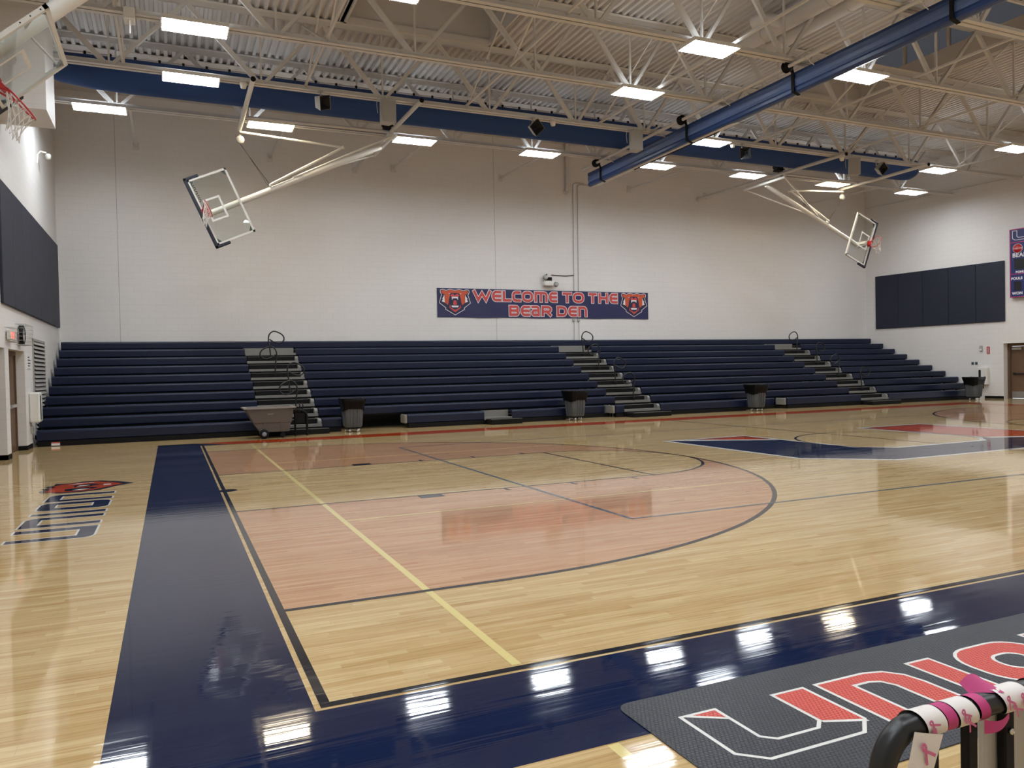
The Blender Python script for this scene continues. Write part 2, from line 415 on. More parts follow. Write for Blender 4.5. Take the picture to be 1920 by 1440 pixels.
# block letter U at centre court; the same letter stands on the courtside mat
U_OUT = [(1.39,-.89),(1.39,-1.27),(1.50,-1.37),(2.02,-1.37),(2.13,-1.27),(2.13,-.89),(1.92,-.89),(1.92,-1.19),(1.87,-1.235),(1.65,-1.235),(1.60,-1.19),(1.60,-.89)]
U_IN = inset(U_OUT, .018)
def u_parts():
    """white outline, dark body, red triangle, red arm, white dividers"""
    i = .018
    tri = [(1.45,-.908),(1.582,-.908),(1.582,-.995)]
    arm = [(1.938,-.908),(2.112,-.908),(2.112,-1.272),(1.938,-1.20)]
    w1 = [(1.40,-.897),(1.455,-.906),(1.585,-.992),(1.585,-1.012)]
    w2 = [(1.93,-1.198),(1.93,-1.218),(2.12,-1.297),(2.12,-1.274)]
    return tri, arm, w1, w2
cu = lambda p: (8.9 + (p[0]-1.39)*10.58, 5.1 + (p[1]+1.37)*10.25)
fp([cu(p) for p in U_OUT], 2, 'white_floor')
fp([cu(p) for p in inset(U_OUT, .010)], 3, 'navy_floor')
tri, arm, w1, w2 = u_parts()
for poly in (tri, arm): fp([cu(p) for p in poly], 3.5, 'red_floor')
for poly in (w1, w2): fp([cu(p) for p in poly], 3.7, 'white_floor')
# lettering along the first baseline, read from the court; bear head emblem above its last letter
lt = lambda p: (-1.4 - p[1], p[0])
def glyph(poly, hole=None, d=.022):
    fp([lt(p) for p in poly], 1, 'white_floor'); fp([lt(p) for p in inset(poly, d)], 2, 'navy_floor')
    if hole: fp([lt(p) for p in hole], 3, 'white_floor'); fp([lt(p) for p in inset(hole, d)], 4, 'maple')
glyph([(5.03,.81),(5.03,.09),(5.08,.03),(5.16,0),(5.74,0),(5.74,.81),(5.53,.81),(5.53,.2),(5.22,.2),(5.22,.81)])
def n_glyph(s): return [(s,0),(s,.82),(s+.55,.82),(s+.64,.78),(s+.69,.70),(s+.69,0),(s+.49,0),(s+.49,.62),(s+.20,.62),(s+.20,0)]
glyph(n_glyph(5.85)); glyph([(6.66,0),(6.66,.82),(6.86,.82),(6.86,0)])
glyph([(7.03,.12),(7.03,.7),(7.07,.79),(7.15,.82),(7.56,.82),(7.65,.78),(7.69,.7),(7.69,.12),(7.65,.03),(7.56,0),(7.15,0),(7.07,.03)], [(7.23,.2),(7.23,.62),(7.49,.62),(7.49,.2)])
glyph(n_glyph(7.77))
bl = lambda p: (p[0], p[1])
fp([(-2.36,8.74),(-2.42,8.96),(-2.36,9.05),(-2.44,9.22),(-2.34,9.3),(-2.42,9.48),(-2.3,9.55),(-2.3,9.78),(-2.1,9.72),(-1.95,9.86),(-1.7,9.86),(-1.45,9.62),(-1.2,9.26),(-1.42,9.06),(-1.62,8.72),(-1.86,8.62),(-2.12,8.62),(-2.25,8.76)], 1, 'black_floor')
fp([(-2.3,8.82),(-2.34,8.98),(-2.27,9.08),(-2.34,9.22),(-2.25,9.32),(-2.3,9.5),(-2.2,9.62),(-1.98,9.72),(-1.74,9.74),(-1.52,9.52),(-1.36,9.28),(-1.5,9.08),(-1.7,8.8),(-1.9,8.7),(-2.1,8.72)], 2, 'red_floor')
fp([(-2.08,8.8),(-1.9,8.78),(-1.72,8.92),(-1.66,9.06),(-1.9,9.12),(-2.1,9.02)], 3, 'black_floor')
fp([(-2.0,9.2),(-1.8,9.22),(-1.62,9.36),(-1.8,9.5),(-2.02,9.42)], 3, 'black_floor')
fp([(-1.98,9.26),(-1.86,9.28),(-1.8,9.36),(-1.94,9.38)], 4, 'white_floor'); fp([(-2.0,8.86),(-1.86,8.84),(-1.76,8.94),(-1.9,8.96)], 4, 'white_floor')
fp([(-1.62,9.2),(-1.52,9.24),(-1.52,9.34),(-1.62,9.36)], 4, 'white_floor'); fp([(-2.12,9.5),(-1.9,9.6),(-1.76,9.64),(-1.8,9.68),(-2.0,9.64)], 4, 'white_floor')
struct('floor', F, [M[k] for k in FM])

# ------------------------------------------------------------------ walls
w = MB(); w.box((XL - .2, YB, 0), (xw(YB) + .6, YB + .2, ZD + .1)); struct('wall_back', w, M['blockx'])
w = MB()                                                     # side wall with two door recesses
for y0, y1, z0, z1 in ((YN, 12.4, 0, ZD+.1), (12.4, 14.45, 2.24, ZD+.1), (14.45, 14.86, 0, ZD+.1), (14.86, 16.74, 2.24, ZD+.1), (16.74, YB, 0, ZD+.1)):
    w.box((XL - .55, y0, z0), (XL, y1, z1))
struct('wall_left', w, M['blocky'])
w = MB(); w.box((-2.72 - .97, 13.62, 6.82), (-2.72, 14.9, ZD + .1)); o = struct('wall_soffit', w, M['blocky'])
# far end wall, askew; local frame: u along the wall towards the camera side, v up, w into the room
ang = math.atan2(.115, 1)
wd = V((.115, -1, 0)).normalized(); wn = V((-1, -.115, 0)).normalized()
def RW(y, z=0, off=0):
    p = V((xw(y), y, z)) + wn * off
    return Matrix(((wd.x, 0, wn.x, p.x), (wd.y, 0, wn.y, p.y), (0, 1, 0, p.z), (0, 0, 0, 1)))
L0 = (V((xw(YN), YN, 0)) - V((xw(YB), YB, 0))).length
def uy(y): return (YB - y) * math.sqrt(1 + .115**2)
w = MB(); T0 = RW(YB)
for u0, u1, v0, v1 in ((-.3, uy(16.88), 0, ZD+.1), (uy(16.88), uy(13.9), 2.24, ZD+.1), (uy(13.9), L0+.3, 0, ZD+.1)):
    w.box((u0, v0, -.5), (u1, v1, 0), 0, T0)
struct('wall_right', w, M['blocky'])
w = MB(); w.box((XL - .6, YN - .2, 0), (35, YN, ZD + .1)); struct('wall_front', w, M['blockx'])
# baseboards
def base_seg(mb, y0, y1): mb.box((XL, y0, 0), (XL + .012, y1, .1))
b = MB()
for y0, y1 in ((YN, 12.4), (14.45, 14.86), (16.74, 17.46)): base_seg(b, y0, y1)
b.box((XL - .17, 14.86, 0), (XL, 14.872, .1)); b.box((XL - .17, 16.728, 0), (XL, 16.74, .1)); b.box((XL-.4, 14.45, 0), (XL, 14.462, .1))
struct('baseboard_left', b, M['black'])
b = MB(); b.box((uy(17.62), 0, 0), (uy(16.88), .1, .012), 0, T0); struct('baseboard_right', b, M['black'])

# ------------------------------------------------------------------ ceiling: corrugated deck with two lantern openings
dk = MB()
def deck_patch(x0, x1, y0, y1):
    p = .2; xs = []
    x = x0
    while x < x1 - 1e-4:
        for dx, z in ((0, 0), (.075, 0), (.1, .075), (.175, .075)):
            if x + dx < x1: xs.append((x + dx, ZD + z))
        x += p
    xs.append((x1, ZD))
    dk.grid([[(a, y0, z) for a, z in xs], [(a, y1, z) for a, z in xs]], 0, False)
M1, M2, MY0, MY1 = (3.5, 7.42), (17.3, 20.95), 8.55, 15.52
XR = 35
for x0, x1 in ((XL - .1, M1[0]), (M1[1], M2[0]), (M2[1], XR)): deck_patch(x0, x1, YN, YB)
for m in (M1, M2):
    deck_patch(m[0], m[1], YN, MY0); deck_patch(m[0], m[1], MY1, YB)
dk.box((XL - .3, YN, ZD + .08), (M1[0], YB, ZD + .12)); dk.box((M1[1], YN, ZD+.08), (M2[0], YB, ZD+.12)); dk.box((M2[1], YN, ZD+.08), (XR, YB, ZD+.12))
for m in (M1, M2): dk.box((m[0], YN, ZD+.08), (m[1], MY0, ZD+.12)); dk.box((m[0], MY1, ZD+.08), (m[1], YB, ZD+.12))
dk.box((XL - .1, 19.4, ZD - .02), (34, YB, ZD), 1); struct('ceiling', dk, [M['deck'], M['drywall']])
for k, m in enumerate((M1, M2)):
    w = MB(); zt = 12.6
    w.box((m[0]-.1, MY0-.1, ZD), (m[0], MY1+.1, zt)); w.box((m[0], MY0-.1, ZD), (m[1], MY0, zt)); w.box((m[0], MY1, ZD), (m[1], MY1+.1, zt))
    w.box((m[0]-.1, MY0-.1, zt), (m[1]+.1, MY1+.1, zt+.1))
    w.box((m[1], MY0-.1, ZD), (m[1]+.1, MY1+.1, 11.02)); w.box((m[1], MY0-.1, 12.15), (m[1]+.1, MY1+.1, zt)); w.box((m[1], MY0-.1, 11.02), (m[1]+.1, 9.86, 12.15)); w.box((m[1], 15.2, 11.02), (m[1]+.1, MY1+.1, 12.15))
    # curb trim at the opening
    for a in (m[0], m[1]-.06): w.box((a, MY0, ZD-.06), (a+.06, MY1, ZD+.1))
    for a in (MY0, MY1-.06): w.box((m[0], a, ZD-.06), (m[1], a+.06, ZD+.1))
    struct('ceiling_lantern' if k == 0 else 'ceiling_lantern.001', w, M['drywall'])
    wi = thing('window_%d' % (k+1), 'dark clerestory window band in the roof lantern', 'window', (m[1]+.05, 12.5, 11.6)); wi['kind'] = 'structure'
    g = MB(); g.box((m[1]+.05, 9.86, 11.02), (m[1]+.06, 15.2, 12.15)); obj('window_pane', g, M['pane'], wi)
    fr = MB()
    for y in (9.86, 12.24, 13.76, 15.14): fr.box((m[1]-.02, y-.04, 11.02), (m[1]+.07, y+.04, 12.15))
    obj('window_frame', fr, M['steel'], wi)

# ------------------------------------------------------------------ roof trusses
XN = [-1.73, 1.52, 4.49, 7.44, 10.08, 12.4, 14.9, 17.42, 20.46, 23.53, 26.5]
ZB, ZT = 8.55, ZD - .01
def make_truss(y, x0, x1):
    t = thing('roof_truss', '', 'roof truss', (0, y, ZB), 'off-white steel roof trusses')
    def angle(z, s):
        mb = MB()
        for q in (-1, 1):
            mb.box((x0, min(q*.02, q*.125), z - .006), (x1, max(q*.02, q*.125), z + .006))
            mb.box((x0, min(q*.02, q*.034), min(z, z + s*.12)), (x1, max(q*.02, q*.034), max(z, z + s*.12)))
        return mb
    o = obj('bottom_chord', angle(ZB - ZB, 1), M['steel'], t, False)
    obj('top_chord', angle(ZT - ZB - .007, -1), M['steel'], t, False)
    H = ZT - ZB
    tops = [-3.3] + [(XN[i] + XN[i+1]) / 2 for i in range(len(XN)-1)] + [28.1]
    for i, x in enumerate(XN):
        mb = MB(); a, c = V((x - .05, 0, .03)), V((tops[i], 0, H - .08)); mb.bar(a, c, .07, .11)
        obj('diagonal_web', mb, M['steel'], t, False)
        mb = MB()
        for q in (-1, 1): mb.bar((x + .05, q*.035, .03), (tops[i+1], q*.035, H - .08), .035, .075)
        obj('diagonal_web', mb, M['steel'], t, False)
        mb = MB(); mb.bar((x, 0, .02), (x, 0, H - .06), .04, .05); obj('vertical_web', mb, M['steel'], t, False)
    for x in XN[:]:
        pass
    return t
tl = ['off-white roof truss closest to the bleacher wall, carrying the row of eight lamps',
      'off-white roof truss with grey speaker boxes, in front of the blue fabric duct',
      'off-white roof truss second in front of the blue fabric duct, crossing both lantern ends',
      'off-white roof truss third in front of the blue fabric duct, over the three bright lamps',
      'off-white roof truss nearest the camera, seen at the upper edge beyond the curtain']
tr = None
for i, y in enumerate(TY):
    if i == 0: tr = make_truss(y, XL + .02, 29.7); tr['label'] = tl[0]
    else: dup(tr, Matrix.Translation(V((0, y, ZB))), tl[i])

# bridging lines: bottom pipe along Y, with crossing rods between trusses, foot plate on the bleacher wall
BX = [-1.45, 2.55, 6.75, 10.85, 16.5, 20.3, 25.85]
near = ['above the wall pads', 'above the stairs by the tilt cart', 'between the second and third wall lamp', 'above the welcome banner', 'past the folded curtain', 'above the third hoop', 'beside the end wall']
for x, nn in zip(BX, near):
    t = thing('bridging_brace', 'thin white bridging pipe crossing under the roof trusses %s' % nn, 'brace', (x, 18.6, 8.68), 'bridging pipes between trusses')
    mb = MB(); mb.bar((x, 7.1, 8.66), (x, 15.75, 8.66), .05, .05); mb.bar((x, 18.6, 8.66), (x, YB, 8.80), .07, .05); obj('bottom_pipe', mb, M['steel'], t)
    for i in range(1, 3):
        mb = MB(); mb.bar((x + .03, TY[i], 8.62), (x + .03, TY[i+1], ZT - .2), .035); mb.bar((x - .03, TY[i+1], 8.62), (x - .03, TY[i], ZT - .2), .035)
        obj('cross_rod', mb, M['steel'], t)
    mb = MB(); mb.bbox((x - .09, YB - .02, 8.66), (x + .09, YB, 8.92), .004); obj('wall_plate', mb, M['steel'], t)

# ------------------------------------------------------------------ lamps
lamp_i = 0
def make_lamp(lens):
    t = thing('high_bay_lamp', '', 'ceiling lamp', (0,0,0), 'linear high-bay lamps')
    mb = MB(); L, W = .61, .31
    mb.box((-L, -W, .03), (L, W, .075)); mb.box((-L, -.13, .075), (L, .13, .10))
    for q in (-1, 1): mb.box((q*L - .012, -W, -.005), (q*L + .012, W, .075)); mb.box((-L, q*W - .01, -.005), (L, q*W + .01, .05))
    obj('housing', mb, M['white_steel'], t, False)
    mb = MB(); mb.face([(-L+.02, W-.02, .02), (L-.02, W-.02, .02), (L-.02, -W+.02, .02), (-L+.02, -W+.02, .02)])
    obj('lens', mb, lens, t, False)
    mb = MB()
    for i in range(6):
        x = -.52 + i*.18 + (.06 if i > 2 else 0)
        for q in (-1, 1): mb.box((x, q*.22 - .045, .0755), (x + .1, q*.22 + .045, .082))
    obj('uplight_slot', mb, M['lens_up'], t, False)
    mb = MB()
    for i in range(9): y = -W + .03 + i*(2*W - .06)/8; mb.bar((-L, y, -.012), (L, y, -.012), .005)
    for i in range(6): x = -L + .1 + i*(2*L - .2)/5; mb.bar((x, -W, -.016), (x, W, -.016), .005)
    obj('wire_guard', mb, M['white_steel'], t, False)
    mb = MB()
    for x in (-.35, .35): mb.bar((x, 0, .115), (x, 0, .125), .04)
    obj('hanger', mb, M['steel'], t, False)
    return t
cool = make_lamp(M['lens_cool']); warm = make_lamp(M['lens_warm'])
ZL = 8.48
pend = {'c': cool, 'w': warm}; used = {'c': False, 'w': False}
def lamp(x, y, k, label, group='linear high-bay lamps in view'):
    Mx = Matrix.Translation(V((x, y, ZL)))
    if not used[k]:
        used[k] = True; pend[k].matrix_basis = Mx; pend[k]['label'] = label; pend[k]['group'] = group
    else: dup(pend[k], Mx, label, group)
T1L = [(-2.13,'c','white high-bay lamp beside the boxed soffit, end of the bleacher wall row'), (2.07,'w','warm-toned lamp behind the hoop hoist pipe of the tilted backboard'),
       (6.2,'c','white lamp beside the pivot of the tilted hoop near the tilt cart'), (10.36,'c','white lamp on the bleacher wall truss, alone between hoop pivot and curtain end'),
       (14.8,'c','white lamp just past the wall end of the folded curtain'), (18.79,'c','white lamp beside the black winch of the far folded hoop'),
       (22.93,'w','warm-toned lamp above the far folded backboard'), (27.22,'c','white lamp nearest the far corner of bleacher wall and end wall')]
for x, k, l in T1L: lamp(x, 18.6, k, l)
for x, l in ((-.04, 'white lamp overlapping the blue fabric duct beside the soffit box'), (14.79, 'white lamp in front of the blue duct right under the curtain'), (25.0, 'white lamp at the rounded end of the blue fabric duct')): lamp(x, 15.7, 'c', l)
for x, l in ((-.03, 'large white lamp at the top by the near hoop mast'), (10.3, 'white lamp over the middle of the hall beside the folded curtain'), (24.9, 'white lamp cut by the picture edge above the scoreboard')): lamp(x, 12.83, 'c', l)
for x, l in ((3.13, 'white lamp cut by the upper picture edge under the roof lantern'), (10.27, 'largest bright lamp in front of the folded curtain, under the pipes'), (14.79, 'bright lamp behind the folded curtain, under the dark clerestory')): lamp(x, 9.97, 'c', l)
for y, xs in ((7.1, (-.03, 24.9)), (4.25, (3.13, 10.27, 14.79, 22)), (1.38, (-.03, 10.3, 24.9)), (-1.5, (-.04, 14.79, 25)), (-4.35, (-2.13, 2.07, 6.2, 10.36, 14.8, 18.79, 22.93, 27.22))):
    for x in xs: lamp(x, y, 'c', 'white high-bay lamp over the near half of the court, above the picture', 'high-bay lamps above the picture')

# ------------------------------------------------------------------ blue fabric duct
t = thing('fabric_duct', 'long royal blue round fabric air duct under the roof along the bleacher wall', 'air duct', (11, 17.6, 9.035))
mb = MB(); R = .41; rows = []
for x, k, dz in [(-3.5,.25,.2), (-3.3,.62,.1), (-2.9,.84,.04), (-2.2,.96,.01)] + [(-1.4 + i*1.7, 1, 0) for i in range(16)] + [(25.5,1,0),(25.85,.96,.02),(26.05,.82,.06),(26.12,.55,.15)]:
    rows.append([(x, 17.6 + R*k*math.cos(2*PI*j/24), 9.035 + dz + R*k*math.sin(2*PI*j/24)) for j in range(24)])
mb.grid(rows, 0, True, True); mb.face(rows[0]); mb.face(rows[-1]); obj('fabric_sleeve', mb, M['navy_fabric'], t)
mb = MB(); mb.tube([(XL + .02, 17.6, 9.50), (29.9, 17.6, 9.50)], .012, 6); obj('suspension_cable', mb, M['steel'], t)
for i in range(52):
    x = -2.9 + i * .55
    mb = MB(); mb.box((x - .03, 17.58, 9.43), (x + .03, 17.62, 9.53)); obj('snap_hook', mb, M['dark'], t)

# ------------------------------------------------------------------ divider curtain folded up
t = thing('divider_curtain', 'folded royal blue divider curtain hanging from the roof across the hall', 'curtain', (12.8, 8, 8.35))
y0, y1 = -6.0, 19.8
def band(prof, ya=y0):
    mb = MB(); mb.prism(prof, 'y', ya, y1); return mb
obj('upper_fold', band([(12.80,8.235),(12.785,8.30),(12.79,8.36),(12.83,8.38),(13.14,8.38),(13.16,8.235)]), M['blue_vinyl'], t)
obj('sheen_fold', band([(12.815,8.045),(12.79,8.10),(12.785,8.18),(12.80,8.235),(13.15,8.235),(13.15,8.045)]), M['blue_sheen'], t)  # middle of the vinyl, paler colour stands in for its reflection
obj('lower_fold', band([(12.83,7.90),(12.80,7.93),(12.795,8.0),(12.815,8.045),(13.15,8.045),(13.15,7.98),(12.93,7.90)]), M['blue_vinyl'], t)
obj('bottom_pan', band([(12.90,7.89),(12.90,7.905),(13.22,7.985),(13.22,7.96)], 12.5), M['steel'], t)
mb = MB(); mb.tube([(13.13, 13.2, 7.93), (13.13, 17.4, 7.93)], .016, 8); obj('batten', mb, M['dark'], t)
mb = MB(); mb.tube([(12.6, y0, 8.47), (12.6, 19.85, 8.47)], .045, 10); obj('drive_pipe', mb, M['steel'], t)
for y in (18.9, 14.15, 10.1, 6.1, 2.0):
    mb = MB(); mb.lathe([(.05,-.06),(.13,-.06),(.13,-.045),(.07,-.04),(.07,.04),(.13,.045),(.13,.06),(.05,.06)], 18, 0, (12.6, y, 8.47), 'y'); h = obj('strap_spool', mb, M['black'], t)
    mb = MB(); mb.prism([(12.72,8.48),(12.765,8.36),(12.765,8.2),(12.765,7.93),(12.95,7.87),(12.95,7.86),(12.75,7.92),(12.755,8.36),(12.70,8.48)], 'y', y - .045, y + .045); obj('lift_strap', mb, M['black'], h)
for y in TY[:5]:
    mb = MB()
    for q in (-.12, .12): mb.tube([(12.6, y - .5 + q, 8.6 if q < 0 else 8.6), (12.6, y - .5 + q, 8.52)], .008, 6)
    mb.bar((12.6, y - .65, 8.6), (12.6, y + .05, 8.6), .04, .03); mb.tube([(12.6, y-.5, 8.47),(12.68, y-.5, 8.36),(12.82, y-.5, 8.3)], .012, 6)
    mb.lathe([(.05,-.03),(.065,-.03),(.065,.03),(.05,.03)], 12, 0, (12.6, y-.5, 8.47), 'y'); obj('pipe_hanger', mb, M['steel'], t)

# ------------------------------------------------------------------ basketball hoops
def ring_pts(c, a, b, r, n=20): return [V(c) + V(a)*r*math.cos(2*PI*i/n) + V(b)*r*math.sin(2*PI*i/n) for i in range(n)]
def make_hoop(label, c, up, nrm, netdir, lettering=None):
    """board centre c; up and nrm (facing) are world unit vectors"""
    c, up, nrm = V(c), V(up).normalized(), V(nrm).normalized(); rt = up.cross(nrm).normalized() * 1
    B = Matrix(((rt.x, -nrm.x, up.x, c.x), (rt.y, -nrm.y, up.y, c.y), (rt.z, -nrm.z, up.z, c.z), (0,0,0,1)))  # local: x along board, y to the back, z up
    if B.to_3x3().determinant() < 0: B = Matrix(((-rt.x, -nrm.x, up.x, c.x), (-rt.y, -nrm.y, up.y, c.y), (-rt.z, -nrm.z, up.z, c.z), (0,0,0,1)))
    t = thing('basketball_hoop', label, 'basketball hoop', c, 'folded basketball hoops')
    W, H = .915, .535
    mb = MB(); mb.box((-W+.05, -.006, -H+.05), (W-.05, .006, H-.05), 0, B); obj('glass_board', mb, M['glass'], t)
    mb = MB()
    for lo, hi in (((-W,-.02,H-.055),(W,.035,H)), ((-W,-.02,-H),(W,.035,-H+.055)), ((-W,-.02,-H),(-W+.055,.035,H)), ((W-.055,-.02,-H),(W,.035,H))): mb.box(lo, hi, 0, B)
    fr = obj('board_frame', mb, M['white_steel'], t)
    mb = MB()
    for x in (-.5, 0, .5): mb.lathe([(.012,-.004),(.012,.004)], 8, 0, (0,0,0), 'z'); 
    mb = MB()
    for i in range(3):
        for s in (-1, 1): mb.box((s*W - .003, .0, H - .1 - i*.14), (s*W + .003, .016, H - .084 - i*.14), 0, B)
    obj('frame_bolt', mb, M['dark'], fr)
    mb = MB(); p = .075
    mb.bbox((-W-p, -.035, -H-p), (W+p, .05, -H+.012), .02, 0, B)
    for s in (-1, 1):
        a, b2 = sorted((s*(W-.012), s*(W+p))); mb.bbox((a, -.035, -H-p), (b2, .05, -H+.34), .02, 0, B)
    obj('edge_padding', mb, M['pad_dark'], t)
    for sx in (-1, 1):
        for sz in (-1, 1):
            mb = MB(); q = [(sx*(W-.055), sz*(H-.055)), (sx*(W-.19), sz*(H-.055)), (sx*(W-.055), sz*(H-.15))]
            mb.prism(q, 'y', .008, .03); mb.xf(B); obj('corner_bracket', mb, M['bracket'], t)
    mb = MB(); tx, z0, z1, k = .305, -H + .15, -H + .15 + .457, .05
    for lo, hi in (((-tx,-.009,z1-k),(tx,-.0065,z1)), ((-tx,-.009,z0),(tx,-.0065,z0+k)), ((-tx,-.009,z0+k),(-tx+k,-.0065,z1-k)), ((tx-k,-.009,z0+k),(tx,-.0065,z1-k))): mb.box(lo, hi, 0, B)
    obj('target_square', mb, M['white_line'], t)
    if lettering:
        mb = MB(); x = -W + .17; rnd = random.Random(5)
        for i in range(9):
            w_ = rnd.uniform(.03, .045); mb.box((x, -.0105, -H + .075), (x + .014, -.0075, -H + .125), 0, B); mb.box((x + .014, -.0105, -H + .075 + .035*(i % 2)), (x + w_, -.0075, -H + .09 + .035*(i % 2)), 0, B); x += w_ + .014
        obj('lettering', mb, M['dark'], t)
    # rim with mounting plate and underside braces
    mb = MB(); rc = c + up*(-H + .15) + nrm*.38
    mb.tube(ring_pts(rc, nrm, rt, .229, 28), .011, 8, 0, True)
    mb.box((-.075,-.16,-H+.1),(.075,-.012,-H+.16), 0, B); mb.box((-.1,-.025,-H-.0),(.1,-.01,-H+.19), 0, B)
    for s in (-1, 1): mb.bar(c + up*(-H+.03) + rt*s*.06 + nrm*.02, rc + nrm*-.1 + rt*s*.2, .02)
    rim = obj('rim', mb, M['rim_red'], t)
    nd_ = V(netdir).normalized(); e1 = nrm; 
    mb = MB(); n = 12
    lv = [(0, .222), (.10, .19), (.20, .155), (.30, .13), (.40, .13)]
    def np_(l, k):
        d, r = lv[l]; a = 2*PI*(k + .5*(l % 2))/n
        f = d / .4
        jit = V((random.uniform(-.02,.02), random.uniform(-.02,.02), random.uniform(-.025,.025))) * (f*1.2)
        return rc + nd_*d*1.05 + (nrm*math.cos(a) + rt*math.sin(a))*r*(1 - .25*f) + jit
    P = [[np_(l, k) for k in range(n)] for l in range(5)]
    for l in range(4):
        for k in range(n):
            for kk in ((k, (k + 1) % n) if l % 2 else ((k - 1) % n, k)):
                mb.tube([P[l][k], P[l+1][kk]], .004, 4, 0, False, False)
    obj('net', mb, M['net_white'], rim)
    return t, B, fr

def hoop_side(label, board_c, pivot_x, hoist_x, theta, sx, lettering, mtxt):
    """goal over the bleachers, swung up sideways in its own plane"""
    up = V((sx*math.cos(theta), 0, math.sin(theta))); nrm = V((0,-1,0))
    t, B, fr = make_hoop(label, board_c, up, nrm, (-.25*up.x, -.1, -.8), lettering)
    yp, zp = 19.0, 8.37; piv = V((pivot_x, yp, zp)); c = V(board_c)
    mb = MB(); ms = V((c.x, yp, c.z)) - up*.35; mb.tube([ms, piv - up*.1], .085, 14); mast = obj('mast', mb, M['white_steel'], t)
    mb = MB(); mb.box((-.1, .02, -.48), (.1, yp - c.y, -.34), 0, B); mb.box((-.05, .03, -.34), (.05, yp - c.y - .05, -.28), 0, B); obj('board_mount', mb, M['white_steel'], t)
    mb = MB(); mb.tube([(pivot_x, 17.9, zp), (pivot_x, 20.1, zp)], .05, 10)
    for y in (17.95, 20.05): mb.bar((pivot_x, y, zp - .05), (pivot_x, y, 8.62), .05, .08)
    obj('pivot_bar', mb, M['white_steel'], t)
    for y in (17.95, 20.05):
        e = piv - up*2.9; mb = MB(); mb.tube([(pivot_x, y, zp), (e.x, yp + .03*(1 if y > yp else -1), e.z)], .028, 8); obj('diagonal_brace', mb, M['white_steel'], t)
    mb = MB(); mb.tube([(pivot_x, 15.15, 8.47), (pivot_x, YB, 8.62)], .06, 10); mb.lathe([(.11,-.02),(.11,0)], 12, 0, (pivot_x, YB, 8.62), 'y'); obj('support_pipe', mb, M['steel'], t)
    mb = MB(); mb.tube([(pivot_x, 15.13, 8.47), (pivot_x, 15.15, 8.47)], .062, 10); mb.tube([(hoist_x, 15.13, 8.47), (hoist_x, 15.15, 8.47)], .062, 10); obj('pipe_cap', mb, M['black'], t)
    mb = MB(); mb.tube([(hoist_x, 15.15, 8.47), (hoist_x, 19.1, 8.45)], .06, 10); obj('hoist_pipe', mb, M['white_steel'], t)
    mb = MB(); mb.tube([(pivot_x, 18.2, 8.55), (hoist_x, 18.2, 8.53)], .045, 8); obj('spreader_pipe', mb, M['steel'], t)
    # jackknife brace: hoist pipe -> elbow -> clamp on the mast
    cl = ms + (piv - ms) * .335 + V((0, 0, .14)); el = V((pivot_x - sx*0 + (hoist_x - pivot_x)*.30, yp - .1, 8.18))
    mb = MB(); mb.tube([(hoist_x, yp - .1, 8.33), el], .032, 8); mb.tube([el, cl + V((0,-.1,0))], .032, 8); mb.bar(el - V((0,.08,0)), el + V((0,.08,0)), .06); obj('folding_brace', mb, M['white_steel'], t)
    mb = MB(); mb.tube(ring_pts(cl - V((0,0,.14)), V((0,1,0)), V((0,0,1)), .1, 16), .012, 6, 0, True); mb.bar(cl - V((0,.1,.05)), cl + V((0,.02,.02)), .05); obj('clamp', mb, M['white_steel'], t)
    pl = V((hoist_x, yp - .05, 8.13))
    mb = MB(); mb.lathe([(.02,-.05),(.10,-.05),(.115,-.03),(.085,-.01),(.085,.01),(.115,.03),(.10,.05),(.02,.05)], 18, 0, pl, 'y'); mb.bar(pl, pl + V((0,0,.3)), .04); obj('cable_pulley', mb, M['grey_box'], t)
    mb = MB(); mb.tube([pl - V((0,0,.12)), cl], .008, 6); mb.tube([pl + V((sx*-.12,0,.1)), cl + V((sx*-.0,0,-.1))], .005, 6); obj('lift_cable', mb, M['dark'], t)
    wp = V((pivot_x - .1, 18.15, 8.78)); mb = MB()
    mb.lathe([(.02,-.14),(.13,-.14),(.14,-.1),(.14,.02),(.09,.03),(.09,.08),(.13,.09),(.13,.14),(.02,.14)], 14, 0, wp, 'x'); mb.box((wp.x-.1, wp.y-.16, wp.z-.16), (wp.x+.16, wp.y+.16, wp.z-.1)); obj('winch', mb, M['black'], t)
    return t
th = math.radians(23.7)
hoop_side('basketball hoop folded up sideways above the tilt cart, white mast leaning off its pivot', (.72, 18.5, 6.16), 5.35, 1.28, th, 1, 'BISON', 1)
hoop_side('basketball hoop folded up sideways over the far bleachers beside the end wall', (24.27, 18.5, 6.43), 19.9, 23.8, math.radians(22.5), -1, 'BISON', 1)
# goal over the near baseline, swung back
up = V((.745, 0, .667)); nrm = V((.667, 0, -.745)); top = V((-1.855, 7.62, 5.95)); c = top - up*.535
t, B, fr = make_hoop('large near basketball hoop swung up over the baseline, cut by the picture edge', c, up, nrm, (-.25, 0, -1), None)
mb = MB(); q = c - nrm*.27
mb.tube([q - up*.45, q + up*3.45], .105, 18); obj('mast', mb, M['white_steel'], t)
mb = MB(); mb.tube([q + up*1.45, q + up*1.47], .112, 18); obj('clamp_ring', mb, M['grey_box'], t)
mb = MB(); mb.box((-.12,.02,-.5),(.12,.3,-.34),0,B)
for s in (-1, 1): mb.bar(B @ V((s*.86,.04,.42)), B @ V((s*.1,.25,.3)), .025)
obj('board_mount', mb, M['grey_box'], t)
e = q + up*3.4
mb = MB(); mb.tube([(e.x, 6.2, e.z), (e.x, 9.1, e.z)], .05, 10)
for y in (6.25, 9.05): mb.bar((e.x, y, e.z - .05), (e.x, y, ZT), .05)
obj('pivot_bar', mb, M['white_steel'], t)
